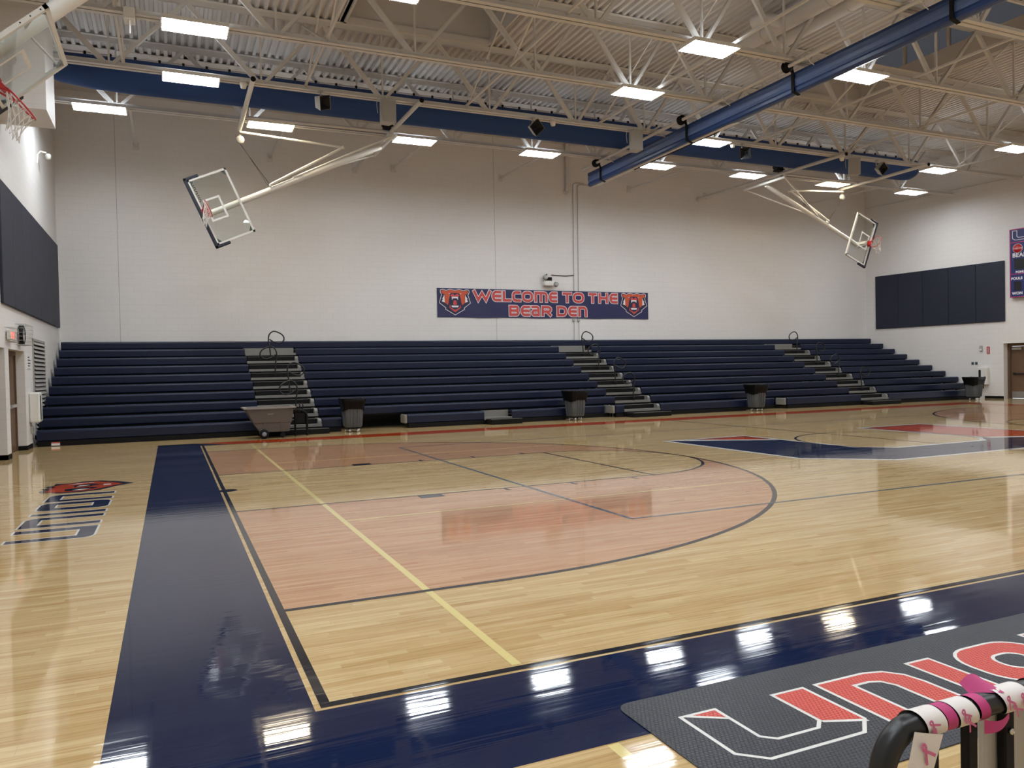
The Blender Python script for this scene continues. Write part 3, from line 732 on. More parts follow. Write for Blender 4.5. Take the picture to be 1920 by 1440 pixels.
for y in (6.25, 9.05): mb = MB(); mb.tube([(e.x, y, e.z), tuple(q + up*1.4)], .03, 8); obj('diagonal_brace', mb, M['white_steel'], t)
mb = MB()
for s in (-.1, .1): mb.tube([B @ V((s + .15, .1, .53)), (-2.05 + s, 7.62, ZT)], .012, 6)
obj('lift_cable', mb, M['grey_box'], t)

# ------------------------------------------------------------------ bleachers
def ry(i): return 17.5 + .56*(i - 1)
def rz(i): return .385 + .2565*(i - 1)
A = [(1.51, 3.08), (12.65, 14.05), (23.05, 24.5)]
ENDS = {10:29.35, 9:29.49, 8:29.57, 7:29.66, 6:29.74, 5:29.83, 4:29.92, 3:29.97, 2:29.98, 1:29.5}
sec = [(-3.6, A[0][0]), (A[0][1], A[1][0]), (A[1][1], A[2][0]), (A[2][1], 29.4)]
slab = ['navy bleacher section beside the louver wall, long unbroken rows', 'navy bleacher section under the welcome banner, with the dark open bay', 'navy bleacher section between the middle stairs and the far stairs', 'navy bleacher section ending in steps at the end wall']
row1 = {0: [(-3.6, 1.51)], 1: [(3.08, 3.6), (5.48, 7.81), (8.71, 10.55), (12.34, 12.65)], 2: [(14.05, 17.62), (19.45, 23.05)], 3: [(24.5, 29.5)]}
recess = {1: [(10.55, 12.2)], 2: [(17.62, 19.3)]}
def seat_mesh(x0, x1, i):
    y, z = ry(i), rz(i); mb = MB(); h = .225 if i > 1 else .255
    pr = [(y + .02, z - h), (y + .005, z - h + .02), (y, z - .045), (y + .013, z - .014), (y + .045, z), (y + .25, z), (y + .27, z - .02), (y + .27, z - .05), (y + .06, z - .06), (y + .05, z - h)]
    mb.prism(pr, 'x', x0, x1)
    n = max(1, round((x1 - x0) / .46))
    return mb
for k, (x0, x1) in enumerate(sec):
    t = thing('bleacher_section', slab[k], 'bleachers', ((x0 + x1)/2, 17.5, 0), 'telescopic bleacher sections')
    for i in range(1, 11):
        xe = ENDS[i] if k == 3 else x1
        if i == 1:
            for a, b in row1[k]: obj('seat_row', seat_mesh(a, b, 1), M['navy_seat'], t)
        else:
            a, b = x0, xe
            if i == 10:
                a = x0 if k == 0 else (A[k-1][0] + A[k-1][1])/2; b = xe if k == 3 else (A[k][0] + A[k][1])/2
            obj('seat_row', seat_mesh(a, b, i), M['navy_seat'], t)
    mb = MB()                                                # footboards and dark risers of every tier
    for i in range(1, 11):
        xe = ENDS[i] if k == 3 else x1
        spans = row1[k] if i == 1 else [(x0, xe)]
        for a, b in spans:
            mb.box((a, ry(i) + .06, rz(i) - .15), (b, ry(i) + .6 if i < 10 else YB - .05, rz(i) - .12)); 
            if i > 1: mb.box((a, ry(i) + .08, rz(i) - .26), (b, ry(i) + .11, rz(i) - .15))
    obj('footboards', mb, M['dark'], t)
    mb = MB()                                                # understructure and black skirt
    for a, b in row1[k]:
        mb.box((a + .02, 17.56, 0), (b - .02, 17.6, .16)); mb.box((a + .02, 17.5, .0), (b - .02, 17.56, .125))
    xb = x1 if k < 3 else 29.3
    mb.box((x0 + .03, 18.9, 0), (xb - .05, 18.95, .7)); mb.box((x0 + .03, 20.5, 0), (xb - .05, 20.55, 1.4))
    for a, b in recess.get(k, []):
        mb.box((a - .02, 17.9, 0), (b + .16, 17.95, .13))
    for a in (x0, xb):
        s = 1 if a == x0 else -1
        for i in range(2, 11): mb.box((min(a + s*.04, a + s*.09), ry(i) + .1, 0), (max(a + s*.04, a + s*.09), ry(i) + .16, rz(i) - .15))
    obj('understructure', mb, M['black'], t)
    for a, b in recess.get(k, []):
        mb = MB(); y, z = 17.97, .375; mb.prism([(y+.02,z-.25),(y,z-.03),(y+.02,z),(y+.2,z),(y+.2,z-.03),(y+.05,z-.25)], 'x', a, b); obj('recessed_seat', mb, M['navy_seat'], t)
    caps = {1: [5.42, 12.28], 2: [19.39]}.get(k, [])
    for cx in caps:
        mb = MB(); mb.bbox((cx - .03, 17.53, .13), (cx + .055, 18.0, .375), .02); obj('end_cap', mb, M['alu'], t)
    if k == 1:
        mb = MB(); mb.box((7.81, 17.8, .14), (8.71, 17.83, .385)); mb.box((7.81, 17.5, .125), (8.71, 17.84, .19)); mb.box((7.81, 17.52, .0), (8.71, 17.56, .13), 1); obj('step_panel', mb, [M['alu'], M['black']], t)
        mb = MB(); mb.bbox((7.85, 17.05, 0), (8.85, 17.48, .15), .012); mb.box((7.86, 17.05, .15), (8.84, 17.09, .156), 1); obj('front_step', mb, [M['black'], M['alu']], t)
    if k == 0:
        mb = MB(); mb.box((-3.30, 17.488, .015), (-3.12, 17.5, .095)); st = obj('warning_sticker', mb, M['print_white'], t)
        mb = MB(); mb.box((-3.30, 17.486, .07), (-3.12, 17.489, .095)); obj('sticker_band', mb, M['print_red'], st)
# aisle stairs
al = ['aisle stairs of grey and black steps behind the tilt cart', 'aisle stairs of grey and black steps beside the middle trash can', 'aisle stairs of grey and black steps nearest the end wall']
for k, (a, b) in enumerate(A):
    t = thing('aisle_stairs', al[k], 'stairs', ((a+b)/2, 17.5, 0), 'bleacher aisle stairs')
    for i in range(1, 10):
        y, z = ry(i), rz(i)
        mb = MB()
        if i < 9: mb.box((a + .01, y, z - .22), (b - .01, y + .6, z - .15))
        else: mb.box((a + .01, y, z - .22), (b - .01, y + .6, z - .15)); mb.box((a + .01, y + .5, z - .15), (b - .01, y + .54, z + .03))
        mb.box((a + .01, y + .585, z - .15), (b - .01, y + .6, z + .04), 1) if i < 9 else None
        obj('tread', mb, [M['alu'], M['black']], t)
        if i < 9:
            mb = MB(); mb.bbox((a + .04, y + .22, z - .15), (b - .112, y + .58, z - .02), .008); mb.box((a + .04, y + .22, z - .02), (b - .14, y + .26, z - .012), 1); obj('half_step', mb, [M['black'], M['alu']], t)
            mb = MB(); pr = [(y + .02, z - .15)] + [(y + .12 - .1*math.cos(q), z - .1 + .09*math.sin(q)) for q in [i2*PI/2/5 for i2 in range(6)]] + [(y + .55, z - .01), (y + .55, z - .15)]
            mb.prism(pr, 'x', b - .11, b - .02); obj('end_bracket', mb, M['alu'], t)
    mb = MB(); mb.bbox((a + .05, 17.02, 0), (b + .1, 17.47, .14), .012); mb.box((a + .06, 17.02, .14), (b + .09, 17.06, .147), 1); obj('front_step', mb, [M['black'], M['alu']], t)
    mb = MB()
    mb.box((a + .02, 17.52, 0), (b - .02, 17.56, .17)); obj('skirt', mb, M['black'], t)
# loop handrails
def rail_mesh(s):
    pts = [V((0,0,.01)), V((0,0,.2)), V((-.02*s,0,.45)), V((-.05*s,0,.62)), V((-.04*s,0,.78)), V((.02*s,0,.88)), V((.12*s,0,.93)), V((.24*s,0,.90)), V((.36*s,0,.83)), V((.42*s,0,.74)), V((.41*s,0,.64)), V((.33*s,0,.57)), V((.22*s,0,.56)), V((.1*s,0,.60)), V((-.02*s,0,.68))]
    out = []
    for i in range(len(pts)-1):
        p0, p1, p2, p3 = pts[max(i-1,0)], pts[i], pts[i+1], pts[min(i+2, len(pts)-1)]
        for k in range(4):
            q = k/4; out.append(.5*((2*p1) + (p2-p0)*q + (2*p0-5*p1+4*p2-p3)*q*q + (3*p1-p0-3*p2+p3)*q**3))
    out.append(pts[-1]); mb = MB(); mb.tube(out, .021, 8); return mb
def make_rail(s):
    t = thing('loop_handrail', '', 'handrail', (0,0,0), 'loop handrails on the aisle stairs')
    obj('rail_loop', rail_mesh(s), M['black_gloss'], t, False)
    mb = MB(); mb.bbox((-.045, -.045, .002), (.045, .045, .10), .01); obj('socket', mb, M['black'], t, False)
    return t
rr = {1: make_rail(1), -1: make_rail(-1)}; ru = {1: False, -1: False}
tier = {8: 'topmost', 6: 'second from the top', 4: 'third from the top', 2: 'lowest'}
where = ['behind the tilt cart', 'beside the middle trash can', 'nearest the end wall']
for k, (a, b) in enumerate(A):
    for j, i in enumerate((8, 6, 4, 2)):
        s = (1, -1)[j % 2] * (1 if k < 2 else -1)
        xx = a + (.78 if k else .72) + (.25 if (k == 0 and j > 1) else 0); Mx = Matrix.Translation(V((xx, ry(i) + .1, rz(i) - .15)))
        lb = 'black loop handrail, %s on the stairs %s' % (tier[i], where[k])
        if not ru[s]: ru[s] = True; rr[s].matrix_basis = Mx; rr[s]['label'] = lb
        else: dup(rr[s], Mx, lb)

# ------------------------------------------------------------------ trash cans
def make_bin(label):
    t = thing('trash_can', label, 'trash can', (0,0,0), 'grey wheeled trash cans')
    def sq(w, d, z, r, n=4):
        out = []
        for cx, cy, a0 in ((w-r, d-r, 0), (-w+r, d-r, 90), (-w+r, -d+r, 180), (w-r, -d+r, 270)):
            for k in range(n+1): a = math.radians(a0 + 90*k/n); out.append((cx + r*math.cos(a), cy + r*math.sin(a), z))
        return out
    mb = MB(); rows = [sq(.20,.20,.13,.08), sq(.22,.22,.15,.09), sq(.245,.245,.45,.1), sq(.27,.27,.74,.11), sq(.29,.29,.75,.12), sq(.30,.30,.80,.12)]
    mb.grid(rows, 0, True, True); mb.face(list(reversed(rows[0]))); mb.face(rows[-1])
    for s in (-1, 1):
        for x in (-.1, 0, .1): mb.bar((x*.85, s*.235, .17), (x, s*.272, .72), .02, .02); mb.bar((s*.235, x*.85, .17), (s*.272, x, .72), .02, .02)
    obj('body', mb, M['bin_grey'], t, False)
    mb = MB(); rows = []
    rnd = random.Random(3)
    for z, w in ((.60,.285),(.63,.29),(.72,.295),(.80,.318),(.905,.335),(.92,.33),(.90,.30),(.80,.27)):
        r = sq(w, w, z, .12, 5); rows.append([(x*(1+rnd.uniform(-.025,.025)), y*(1+rnd.uniform(-.025,.025)), zz + (rnd.uniform(-.05,.03) if z < .62 else rnd.uniform(-.01,.01))) for x,y,zz in r])
    mb.grid(rows, 0, True, True); obj('bag_liner', mb, M['bag_black'], t, False)
    mb = MB(); mb.lathe([(.02,.09),(.21,.09),(.22,.10),(.22,.13),(.02,.13)], 24); obj('dolly', mb, M['black'], t, False)
    for k in range(5):
        a = 2*PI*k/5 + .3; x, y = .18*math.cos(a), .18*math.sin(a); mb = MB()
        mb.lathe([(.01,-.013),(.036,-.013),(.038,0),(.036,.013),(.01,.013)], 14, 0, (x, y, .038), 'y'); mb.bar((x, y-.02, .038), (x, y-.02, .1), .014); mb.bar((x, y+.02, .038), (x, y+.02, .1), .014)
        obj('caster', mb, M['chrome'], t, False)
    return t
b1 = make_bin('grey wheeled trash can with black liner in front of the dark bleacher bay'); b1.matrix_basis = Matrix.Translation(V((3.84, 17.22, 0)))
for x, y, rz_, l in ((10.70, 17.2, .2, 'grey wheeled trash can with torn black liner beside the middle aisle stairs'), (17.78, 17.2, .1, 'grey wheeled trash can between the middle and far aisle stairs'), (28.62, 16.98, .05, 'grey wheeled trash can at the end wall under the towel dispenser')):
    dup(b1, Matrix.Translation(V((x, y, 0))) @ Matrix.Rotation(rz_, 4, 'Z'), l)

# ------------------------------------------------------------------ tilt cart
t = thing('tilt_cart', 'grey brown plastic tilt cart parked in front of the aisle stairs', 'cart', (1.6, 16.7, 0))
mb = MB()
def cl_(x0, x1, y0, y1, z): return [(x0, y0, z), (x1, y0, z), (x1, y1, z), (x0, y1, z)]
rows = [cl_(1.37, 2.06, 16.42, 17.0, .16), cl_(1.28, 2.08, 16.40, 17.02, .28), cl_(1.22, 2.10, 16.39, 17.03, .38), cl_(1.20, 2.12, 16.37, 17.05, .40), cl_(1.03, 2.16, 16.33, 17.09, .73)]
mb.grid(rows, 0, False, True); mb.face(list(reversed(rows[0])))
inn = [cl_(1.06, 2.13, 16.36, 17.06, .73), cl_(1.24, 2.08, 16.42, 17.0, .35)]; mb.grid(inn, 0, False, True); mb.face(inn[-1])
for xa, xb_ in ((1.42, 1.47), (1.82, 1.88)): mb.bar((xa + .05, 16.41, .2), (xa, 16.335, .72), .03, .012); mb.bar((xb_, 16.41, .2), (xb_, 16.335, .72), .0, .0) if False else None
mb.bar((1.88, 16.41, .2), (1.9, 16.335, .72), .03, .012)
obj('hopper', mb, M['cart_grey'], t)
mb = MB(); mb.grid([cl_(.96, 2.22, 16.28, 17.14, .75), cl_(.96, 2.22, 16.28, 17.14, .785), cl_(1.05, 2.14, 16.36, 17.06, .785), cl_(1.05, 2.14, 16.36, 17.06, .74), cl_(.96, 2.22, 16.28, 17.14, .75)], 0, False, True); obj('rim', mb, mat('pale_grey_cart_rim', '#8b857e', .5), t)
for y in (16.36, 17.06):
    mb = MB(); mb.lathe([(.05,-.035),(.105,-.035),(.115,-.02),(.115,.02),(.105,.035),(.05,.035)], 24, 0, (1.44, y, .115), 'y'); wl = obj('wheel', mb, M['black'], t)
    mb = MB(); mb.lathe([(.015,-.04),(.055,-.038),(.06,0),(.055,.038),(.015,.04)], 18, 0, (1.44, y, .115), 'y'); hb = obj('hub', mb, mat('pale_wheel_hub', '#7f8690', .4), wl)
for y in (16.5, 16.92):
    mb = MB(); mb.lathe([(.01,-.02),(.06,-.02),(.065,0),(.06,.02),(.01,.02)], 16, 0, (1.9, y, .065), 'y'); mb.prism([(1.86,.17),(1.98,.17),(1.91,.06),(1.89,.06)], 'y', y-.035, y-.028); obj('caster', mb, M['dark'], t)
mb = MB(); mb.tube([(1.44, 16.36, .115), (1.44, 17.06, .115)], .015, 8); obj('axle', mb, M['dark'], t)
mb = MB()
for i in range(5): mb.box((1.54 + i*.028, 16.343, .605), (1.56 + i*.028, 16.35, .63))
obj('lettering', mb, mat('pale_moulded_letters', '#9b948c', .5), t)
# folded hand truck behind the cart
t = thing('hand_truck', 'black folded hand truck standing between the tilt cart and the aisle steps', 'hand truck', (2.4, 16.8, 0))
mb = MB(); mb.tube([(2.56, 16.8, .0), (2.56, 16.8, .5), (2.54, 16.8, .58), (2.46, 16.8, .64), (2.34, 16.8, .66)], .03, 10); mb.tube([(2.26, 16.82, 0), (2.26, 16.82, .62), (2.34, 16.8, .66)], .024, 8); obj('frame', mb, M['black'], t)
mb = MB(); mb.bbox((2.24, 16.8, .3), (2.54, 16.9, .62), .03); obj('nose_plate', mb, M['black'], t)
for x in (2.36, 2.44): mb = MB(); mb.tube([(x, 16.82, .64), (x + .03, 16.8, .78), (x, 16.78, .84)], .014, 8); obj('grip', mb, M['black_gloss'], t)
mb = MB(); mb.lathe([(.02,-.02),(.055,-.02),(.055,.02),(.02,.02)], 14, 0, (2.36, 16.8, .655), 'y'); obj('wheel', mb, M['dark'], t)

# ------------------------------------------------------------------ wall pads
def pad(name, label, Mx, wd_, h, group):
    t = thing(name, label, 'wall pad', Mx=Mx, group=group)
    mb = MB(); mb.bbox((.004, 0, 0), (wd_ - .004, h, .055), .012); obj('cover', mb, M['navy_pad'], t, False)
    mb = MB(); mb.box((.01, .01, -.0), (wd_ - .01, h - .01, .004)); obj('backing', mb, M['black'], t, False)
    return t
yy = 22.76; order = ['in the corner next to the bleacher wall', 'second from the bleacher wall corner', 'third from the bleacher wall corner', 'fourth from the bleacher wall corner', 'fifth from the bleacher wall corner', 'sixth from the bleacher wall corner', 'cut by the picture edge above the exit sign']
first = None
for i in range(7):
    Mx = Matrix(((0, 0, 1, XL), (1, 0, 0, yy - 1.22*(i+1)), (0, 1, 0, 3.12), (0, 0, 0, 1)))
    lb = 'navy padded acoustic panel over the doors, %s' % order[i]
    if first is None: first = pad('wall_pad', lb, Mx, 1.22, 2.46, 'navy panels over the recessed doors')
    else: dup(first, Mx, lb)
ln = (uy(16.79) - uy(22.48)) / 5
order = ['nearest the bleacher wall', 'second from the bleachers', 'in the middle of the five', 'second from the scoreboard', 'right beside the scoreboard']
first = None
for i in range(5):
    Mx = RW(22.48) @ Matrix.Translation(V((ln*i, 3.13, 0)))
    lb = 'dark navy padded acoustic panel on the end wall, %s' % order[i]
    if first is None: first = pad('wall_pad', lb, Mx, ln, 2.45, 'navy panels beside the scoreboard')
    else: dup(first, Mx, lb)

# ------------------------------------------------------------------ welcome banner
def stroke(mb, pts, wdt, T, mi=0, off=0.0, closed=False):
    P = []
    for p in pts:
        p = V(p)
        if not P or (p - P[-1]).length > 1e-4: P.append(p)
    closed = (P[0] - P[-1]).length < 1e-3
    if closed: P.pop()
    n = len(P); Lf, Rt = [], []
    for i in range(n):
        a = P[i-1] if (i > 0 or closed) else None; c = P[(i+1) % n] if (i < n-1 or closed) else None
        d1 = (P[i] - a).normalized() if a is not None else None; d2 = (c - P[i]).normalized() if c is not None else None
        d1 = d1 or d2; d2 = d2 or d1; p = P[i].copy()
        if a is None: p -= d2*wdt/2
        if c is None: p += d1*wdt/2
        n1, n2 = V((-d1.y, d1.x)), V((-d2.y, d2.x)); bis = n1 + n2
        if bis.length < .3: bis = n1
        bis.normalize(); k = wdt/2 / max(.4, bis.dot(n1))
        Lf.append(p + bis*k); Rt.append(p - bis*k)
    for i in range(n if closed else n - 1):
        j = (i + 1) % n; mb.face([T @ V((q.x, q.y, off)) for q in (Rt[i], Rt[j], Lf[j], Lf[i])], mi)
def rc(pts, w, h): return [(p[0]*w, p[1]*h) for p in pts]
def arcp(cx, cy, rx, ry_, a0, a1, n=6): return [(cx + rx*math.cos(math.radians(a0 + (a1-a0)*i/n)), cy + ry_*math.sin(math.radians(a0 + (a1-a0)*i/n))) for i in range(n+1)]
GL = {
 'W': [[(0,1),(.25,0),(.5,.8),(.75,0),(1,1)]],
 'E': [[(1,1)] + arcp(.4,.5,.4,.5,90,270,10) + [(1,0)], [(.05,.5),(1,.5)]],
 'L': [[(0,1),(0,0),(1,0)]],
 'C': [[(1,1)] + arcp(.35,.7,.35,.3,90,180) + arcp(.35,.3,.35,.3,180,270) + [(1,0)]],
 'O': [arcp(.38,.64,.38,.36,90,180) + arcp(.38,.36,.38,.36,180,270) + arcp(.62,.36,.38,.36,270,360) + arcp(.62,.64,.38,.36,0,90) + [(.38,1)]],
 'M': [[(0,0),(0,1)] + arcp(.75,.75,.25,.25,90,0) + [(1,0)], [(.5,1),(.5,0)]],
 'T': [[(0,1),(1,1)], [(.5,1),(.5,0)]],
 'H': [[(0,1),(0,0)], [(1,1),(1,0)], [(0,.5),(1,.5)]],
 'B': [[(0,0),(0,1)], [(.1,1)] + arcp(.75,.76,.22,.24,90,-90) + [(.1,.52)], [(.1,.52)] + arcp(.75,.26,.25,.26,90,-90) + [(.1,0)]],
 'a': [[(0,1)] + arcp(.7,.7,.3,.3,90,0) + [(1,0)], [(.9,0)] + arcp(.25,.28,.25,.28,270,90,8) + [(.9,.56)]],
 'R': [[(0,0),(0,1)], [(.1,1)] + arcp(.7,.72,.3,.28,90,-90) + [(.1,.44)], [(.5,.44),(.95,0)]],
 'D': [[(0,0),(0,1)] + arcp(.6,.6,.4,.4,90,0) + arcp(.6,.4,.4,.4,0,-90) + [(0,0)]],
 'n': [[(0,0),(0,1)] + arcp(.6,.65,.4,.35,90,0) + [(1,0)]],
}
ban = thing('welcome_banner', 'long navy banner with red lettering and two bear emblems hung above the bleachers', 'banner', (12.78, YB, 4.08))
mb = MB(); nx = 40; rows = []
for j in range(9):
    z = 3.555 + 1.065*j/8
    rows.append([(8.25 + 9.06*i/nx, YB - .03 + .008*math.sin(i*.9 + j*.5)*math.sin(PI*j/8), z + (.012*math.sin(i*.6) if j in (0,) else 0)) for i in range(nx+1)])
mb.grid(rows, 0, True); mb.box((8.25, YB-.012, 3.56), (17.31, YB-.008, 4.62)); obj('vinyl_sheet', mb, M['banner_navy'], ban)
BT = Matrix(((1,0,0,0),(0,0,-1,YB-.045),(0,1,0,0),(0,0,0,1)))
L1 = [('W',9.62,10.37),('E',10.37,10.79),('L',10.81,11.19),('C',11.20,11.6),('O',11.61,12.11),('M',12.13,12.73),('E',12.75,13.15),('T',13.34,13.79),('O',13.80,14.33),('T',14.49,14.91),('H',14.95,15.42),('E',15.45,15.87)]
L2 = [('B',11.06,11.52),('E',11.54,11.97),('a',11.99,12.39),('R',12.42,12.9),('D',13.08,13.56),('E',13.58,14.0),('n',14.02,14.46)]
for line, z0, z1 in ((L1, 4.14, 4.585), (L2, 3.60, 4.045)):
    for ch, x0, x1 in line:
        sw, ow = .098, .142; dz = (z1 - z0)
        mb = MB()
        for ip, pl in enumerate(GL[ch]):
            q = [(x0 + ow/2 + p[0]*(x1-x0-ow), z0 + ow/2 + p[1]*(dz-ow)) for p in pl]
            stroke(mb, q, ow, BT, 1, -.002 + ip*.0008); stroke(mb, q, sw, BT, 0, .003 + ip*.0008)
        obj('banner_letter', mb, [M['print_red'], M['print_white']], ban)
def bear(x0, x1, z0, z1):
    sx = (x1 - x0) / 540; sz = (z1 - z0) / 455; mb = MB()
    f = lambda p: (x0 + (p[0]-120)*sx, z0 + (842 - p[1])*sz)
    k = [0]
    def pg(pts, mi, mir=False):
        k[0] += 1
        for a in ([pts, [(790-x, y) for x, y in pts][::-1]] if mir else [pts]):
            q = [f(p) for p in a]
            s = sum(q[i][0]*q[(i+1)%len(q)][1] - q[(i+1)%len(q)][0]*q[i][1] for i in range(len(q)))
            if s < 0: q = q[::-1]
            mb.face([BT @ V((a_, b_, k[0]*.0006)) for a_, b_ in q], mi)
    out = [(145,405),(165,395),(200,393),(240,410),(320,388),(395,405),(470,388),(550,410),(590,393),(625,395),(645,405),(652,440),(628,490),(670,630),(560,715),(566,740),(395,842),(224,740),(230,715),(120,630),(162,490),(138,440)]
    pg(out, 2); pg(inset(out, 9), 0)
    pg([(160,440),(175,412),(205,412),(250,428),(320,403),(395,420),(470,403),(540,428),(585,412),(615,412),(630,440),(610,470),(590,478),(500,476),(440,455),(395,470),(350,455),(290,476),(200,478),(180,470)], 1)
    pg([(222,470),(300,478),(312,505),(292,560),(290,600),(272,665),(216,622)], 1, True)
    pg([(214,482),(218,622),(168,604),(190,565),(176,560),(200,520)], 2, True)
    pg([(284,464),(318,470),(300,480)], 2, True)
    pg([(348,468),(395,482),(442,468),(472,500),(445,522),(345,522),(318,500)], 3)
    pg([(366,456),(424,456),(408,490),(395,500),(382,490)], 0)
    pg([(338,522),(452,522),(444,580),(428,548),(362,548),(346,580)], 2)
    pg([(372,585),(418,585),(430,662),(360,662)], 3)
    pg([(330,674),(460,674),(446,704),(344,704)], 2)
    pg([(305,650),(322,712),(395,748),(395,792),(294,712)], 3, True)
    o = obj('bear_emblem', mb, [M['print_navy'], M['print_orange'], M['print_white'], M['print_red']], ban); return o
bear(8.31, 9.52, 3.63, 4.59); bear(15.98, 17.22, 3.63, 4.60)

# ------------------------------------------------------------------ wall-mounted things on the bleacher wall
t = thing('emergency_light', 'white twin-head emergency light on the wall just above the banner', 'emergency light', (12.75, YB, 4.95))
mb = MB(); mb.bbox((12.52, YB-.2, 4.78), (12.98, YB-.02, 4.98), .03); obj('body', mb, M['white_steel'], t)
mb = MB(); mb.lathe([(.02,-.12),(.07,-.12),(.1,0),(.02,.03)], 14, 0, (13.0, YB-.2, 4.84), 'y'); mb.lathe([(.02,-.1),(.07,-.1),(.1,0),(.02,.03)], 14, 0, (12.58, YB-.14, 5.1), 'y'); obj('lamp_head', mb, M['grey_box'], t)
mb = MB(); mb.box((12.66, YB-.16, 4.98), (12.86, YB, 5.12)); mb.tube([(12.6, YB-.14, 5.0), (12.56, YB-.1, 5.15), (12.7, YB-.05, 5.24)], .02, 6); obj('bracket', mb, M['black'], t)
t = thing('wall_conduit', 'pair of thin grey conduits running down the wall from the curtain end to switches', 'conduit', (14, YB, 6))
for x, zt_ in ((13.92, 8.86), (14.12, 8.80)):
    mb = MB(); mb.tube([(x + .5, YB-.03, zt_), (x + .12, YB-.03, zt_), (x + .03, YB-.03, zt_ - .04), (x, YB-.03, zt_ - .15), (x - .04, YB-.03, 4.62)], .014, 6); obj('conduit_run', mb, M['grey_box'], t)
mb = MB(); mb.tube([(13.9, YB-.03, 5.24), (13.5, YB-.03, 5.20), (12.9, YB-.03, 5.22)], .014, 6); obj('branch_cable', mb, M['dark'], t)
t = thing('switch_conduit', 'pair of short grey conduits with switch boxes on the wall below the banner', 'conduit', (14, YB, 3.1))
for x in (13.84, 14.06):
    mb = MB(); mb.tube([(x + .02, YB-.03, 3.5), (x + .01, YB-.03, 2.70)], .011, 6); obj('conduit_run', mb, M['grey_box'], t)
    mb = MB(); mb.bbox((x-.05, YB-.07, 3.44), (x+.05, YB, 3.54), .01); obj('switch_box', mb, M['grey_box'], t)
t = thing('drain_pipe', 'beige vertical pipe stub with elbow on the wall beside the curtain end', 'pipe', (13.65, YB, 8.9))
mb = MB(); mb.tube([(13.64, YB-.12, ZD - .03), (13.64, YB-.12, 8.62), (13.62, YB-.09, 8.52), (13.6, YB-.078, 8.46)], .075, 10); obj('pipe_run', mb, M['steel'], t)
mb = MB(); mb.lathe([(.12,-.03),(.12,0)], 14, 0, (13.6, YB, 8.48), 'y'); obj('flange', mb, M['steel'], t)
# control joints in the block wall
for n, x in (('trim_1', -2.04), ('trim_2', 10.58)):
    mb = MB(); mb.box((x-.008, YB-.003, 2.6), (x+.008, YB+.01, ZD)); struct(n, mb, M['grey_box'])

# ------------------------------------------------------------------ speakers and sensors on the second truss
def small_speaker(x, Mr, label):
    t = thing('square_horn_speaker', label, 'loudspeaker', (x, 15.42, 8.22), 'small horn speakers under the truss')
    mb = MB(); rows = [[(-.17,-.1,-.17),(.17,-.1,-.17),(.17,-.1,.17),(-.17,-.1,.17)], [(-.13,.12,-.13),(.13,.12,-.13),(.13,.12,.13),(-.13,.12,.13)]]
    mb.grid(rows, 0, False, True); mb.face(rows[1]); mb.xf(Mr); obj('horn_shell', mb, M['grey_box'], t, False)
    mb = MB(); mb.grid([[(-.15,-.1,-.15),(.15,-.1,-.15),(.15,-.1,.15),(-.15,-.1,.15)], [(-.05,.0,-.05),(.05,.0,-.05),(.05,.0,.05),(-.05,.0,.05)]], 0, False, True); mb.face([(-.05,0,-.05),(.05,0,-.05),(.05,0,.05),(-.05,0,.05)])
    mb.lathe([(.001,-.03),(.03,-.02),(.03,0),(.001,0)], 10, 0, (0,0,0), 'y'); mb.xf(Mr); obj('horn_mouth', mb, M['dark'], t, False)
    mb = MB(); mb.bar((0,.08,.0), (0,.2,.16), .03); mb.bar((0,.2,.15), (0,.2,.34), .03); mb.box((-.06,.14,.315), (.06,.3,.335)); obj('bracket', mb, M['grey_box'], t, False)
    return t
for x, rz_, ry_, l in ((2.91, .5, -.35, 'small square grey horn speaker above the tilted hoop, over the blue duct'), (8.68, .3, .75, 'small horn speaker turned on its corner, before the middle of the duct'), (15.97, -.9, 0, 'small grey horn speaker beside the lamp under the curtain'), (21.81, .2, .6, 'small horn speaker near the rounded end of the blue duct')):
    small_speaker(x, Matrix.Rotation(rz_, 4, 'Z') @ Matrix.Rotation(ry_, 4, 'Y') @ Matrix.Rotation(.35, 4, 'X'), l)
def box_speaker(Mx, label):
    t = thing('speaker_cabinet', label, 'loudspeaker', Mx=Mx, group='grey speaker cabinets under the truss')
    mb = MB(); mb.prism([(-.19,-.16),(.19,-.16),(.12,.16),(-.12,.16)], 'z', -.56, 0); obj('cabinet', mb, M['grey_box'], t, False)
    mb = MB(); mb.box((-.18,-.17,-.55), (.18,-.16,-.01)); obj('grille', mb, mat('pale_speaker_grille', '#9d9b98', .7), t, False)
    mb = MB(); mb.bar((0,0,0), (0,0,.14), .06); mb.tube([(-.2,.1,.1),(-.23,.08,-.1),(-.2,.1,-.3)], .008, 6); obj('mount', mb, M['steel'], t, False)
    return t
s0 = None
for x, rz_, l in ((4.53, .15, 'light grey speaker cabinet beside the hoop pivot, under the truss'), (11.93, -.25, 'light grey speaker cabinet right beside the folded curtain'), (20.6, -.55, 'light grey speaker cabinet above the far folded hoop')):
    Mx = Matrix.Translation(V((x, 15.5, 8.46))) @ Matrix.Rotation(rz_, 4, 'Z')
    if s0 is None: s0 = box_speaker(Mx, l)
    else: dup(s0, Mx, l)
s0 = None
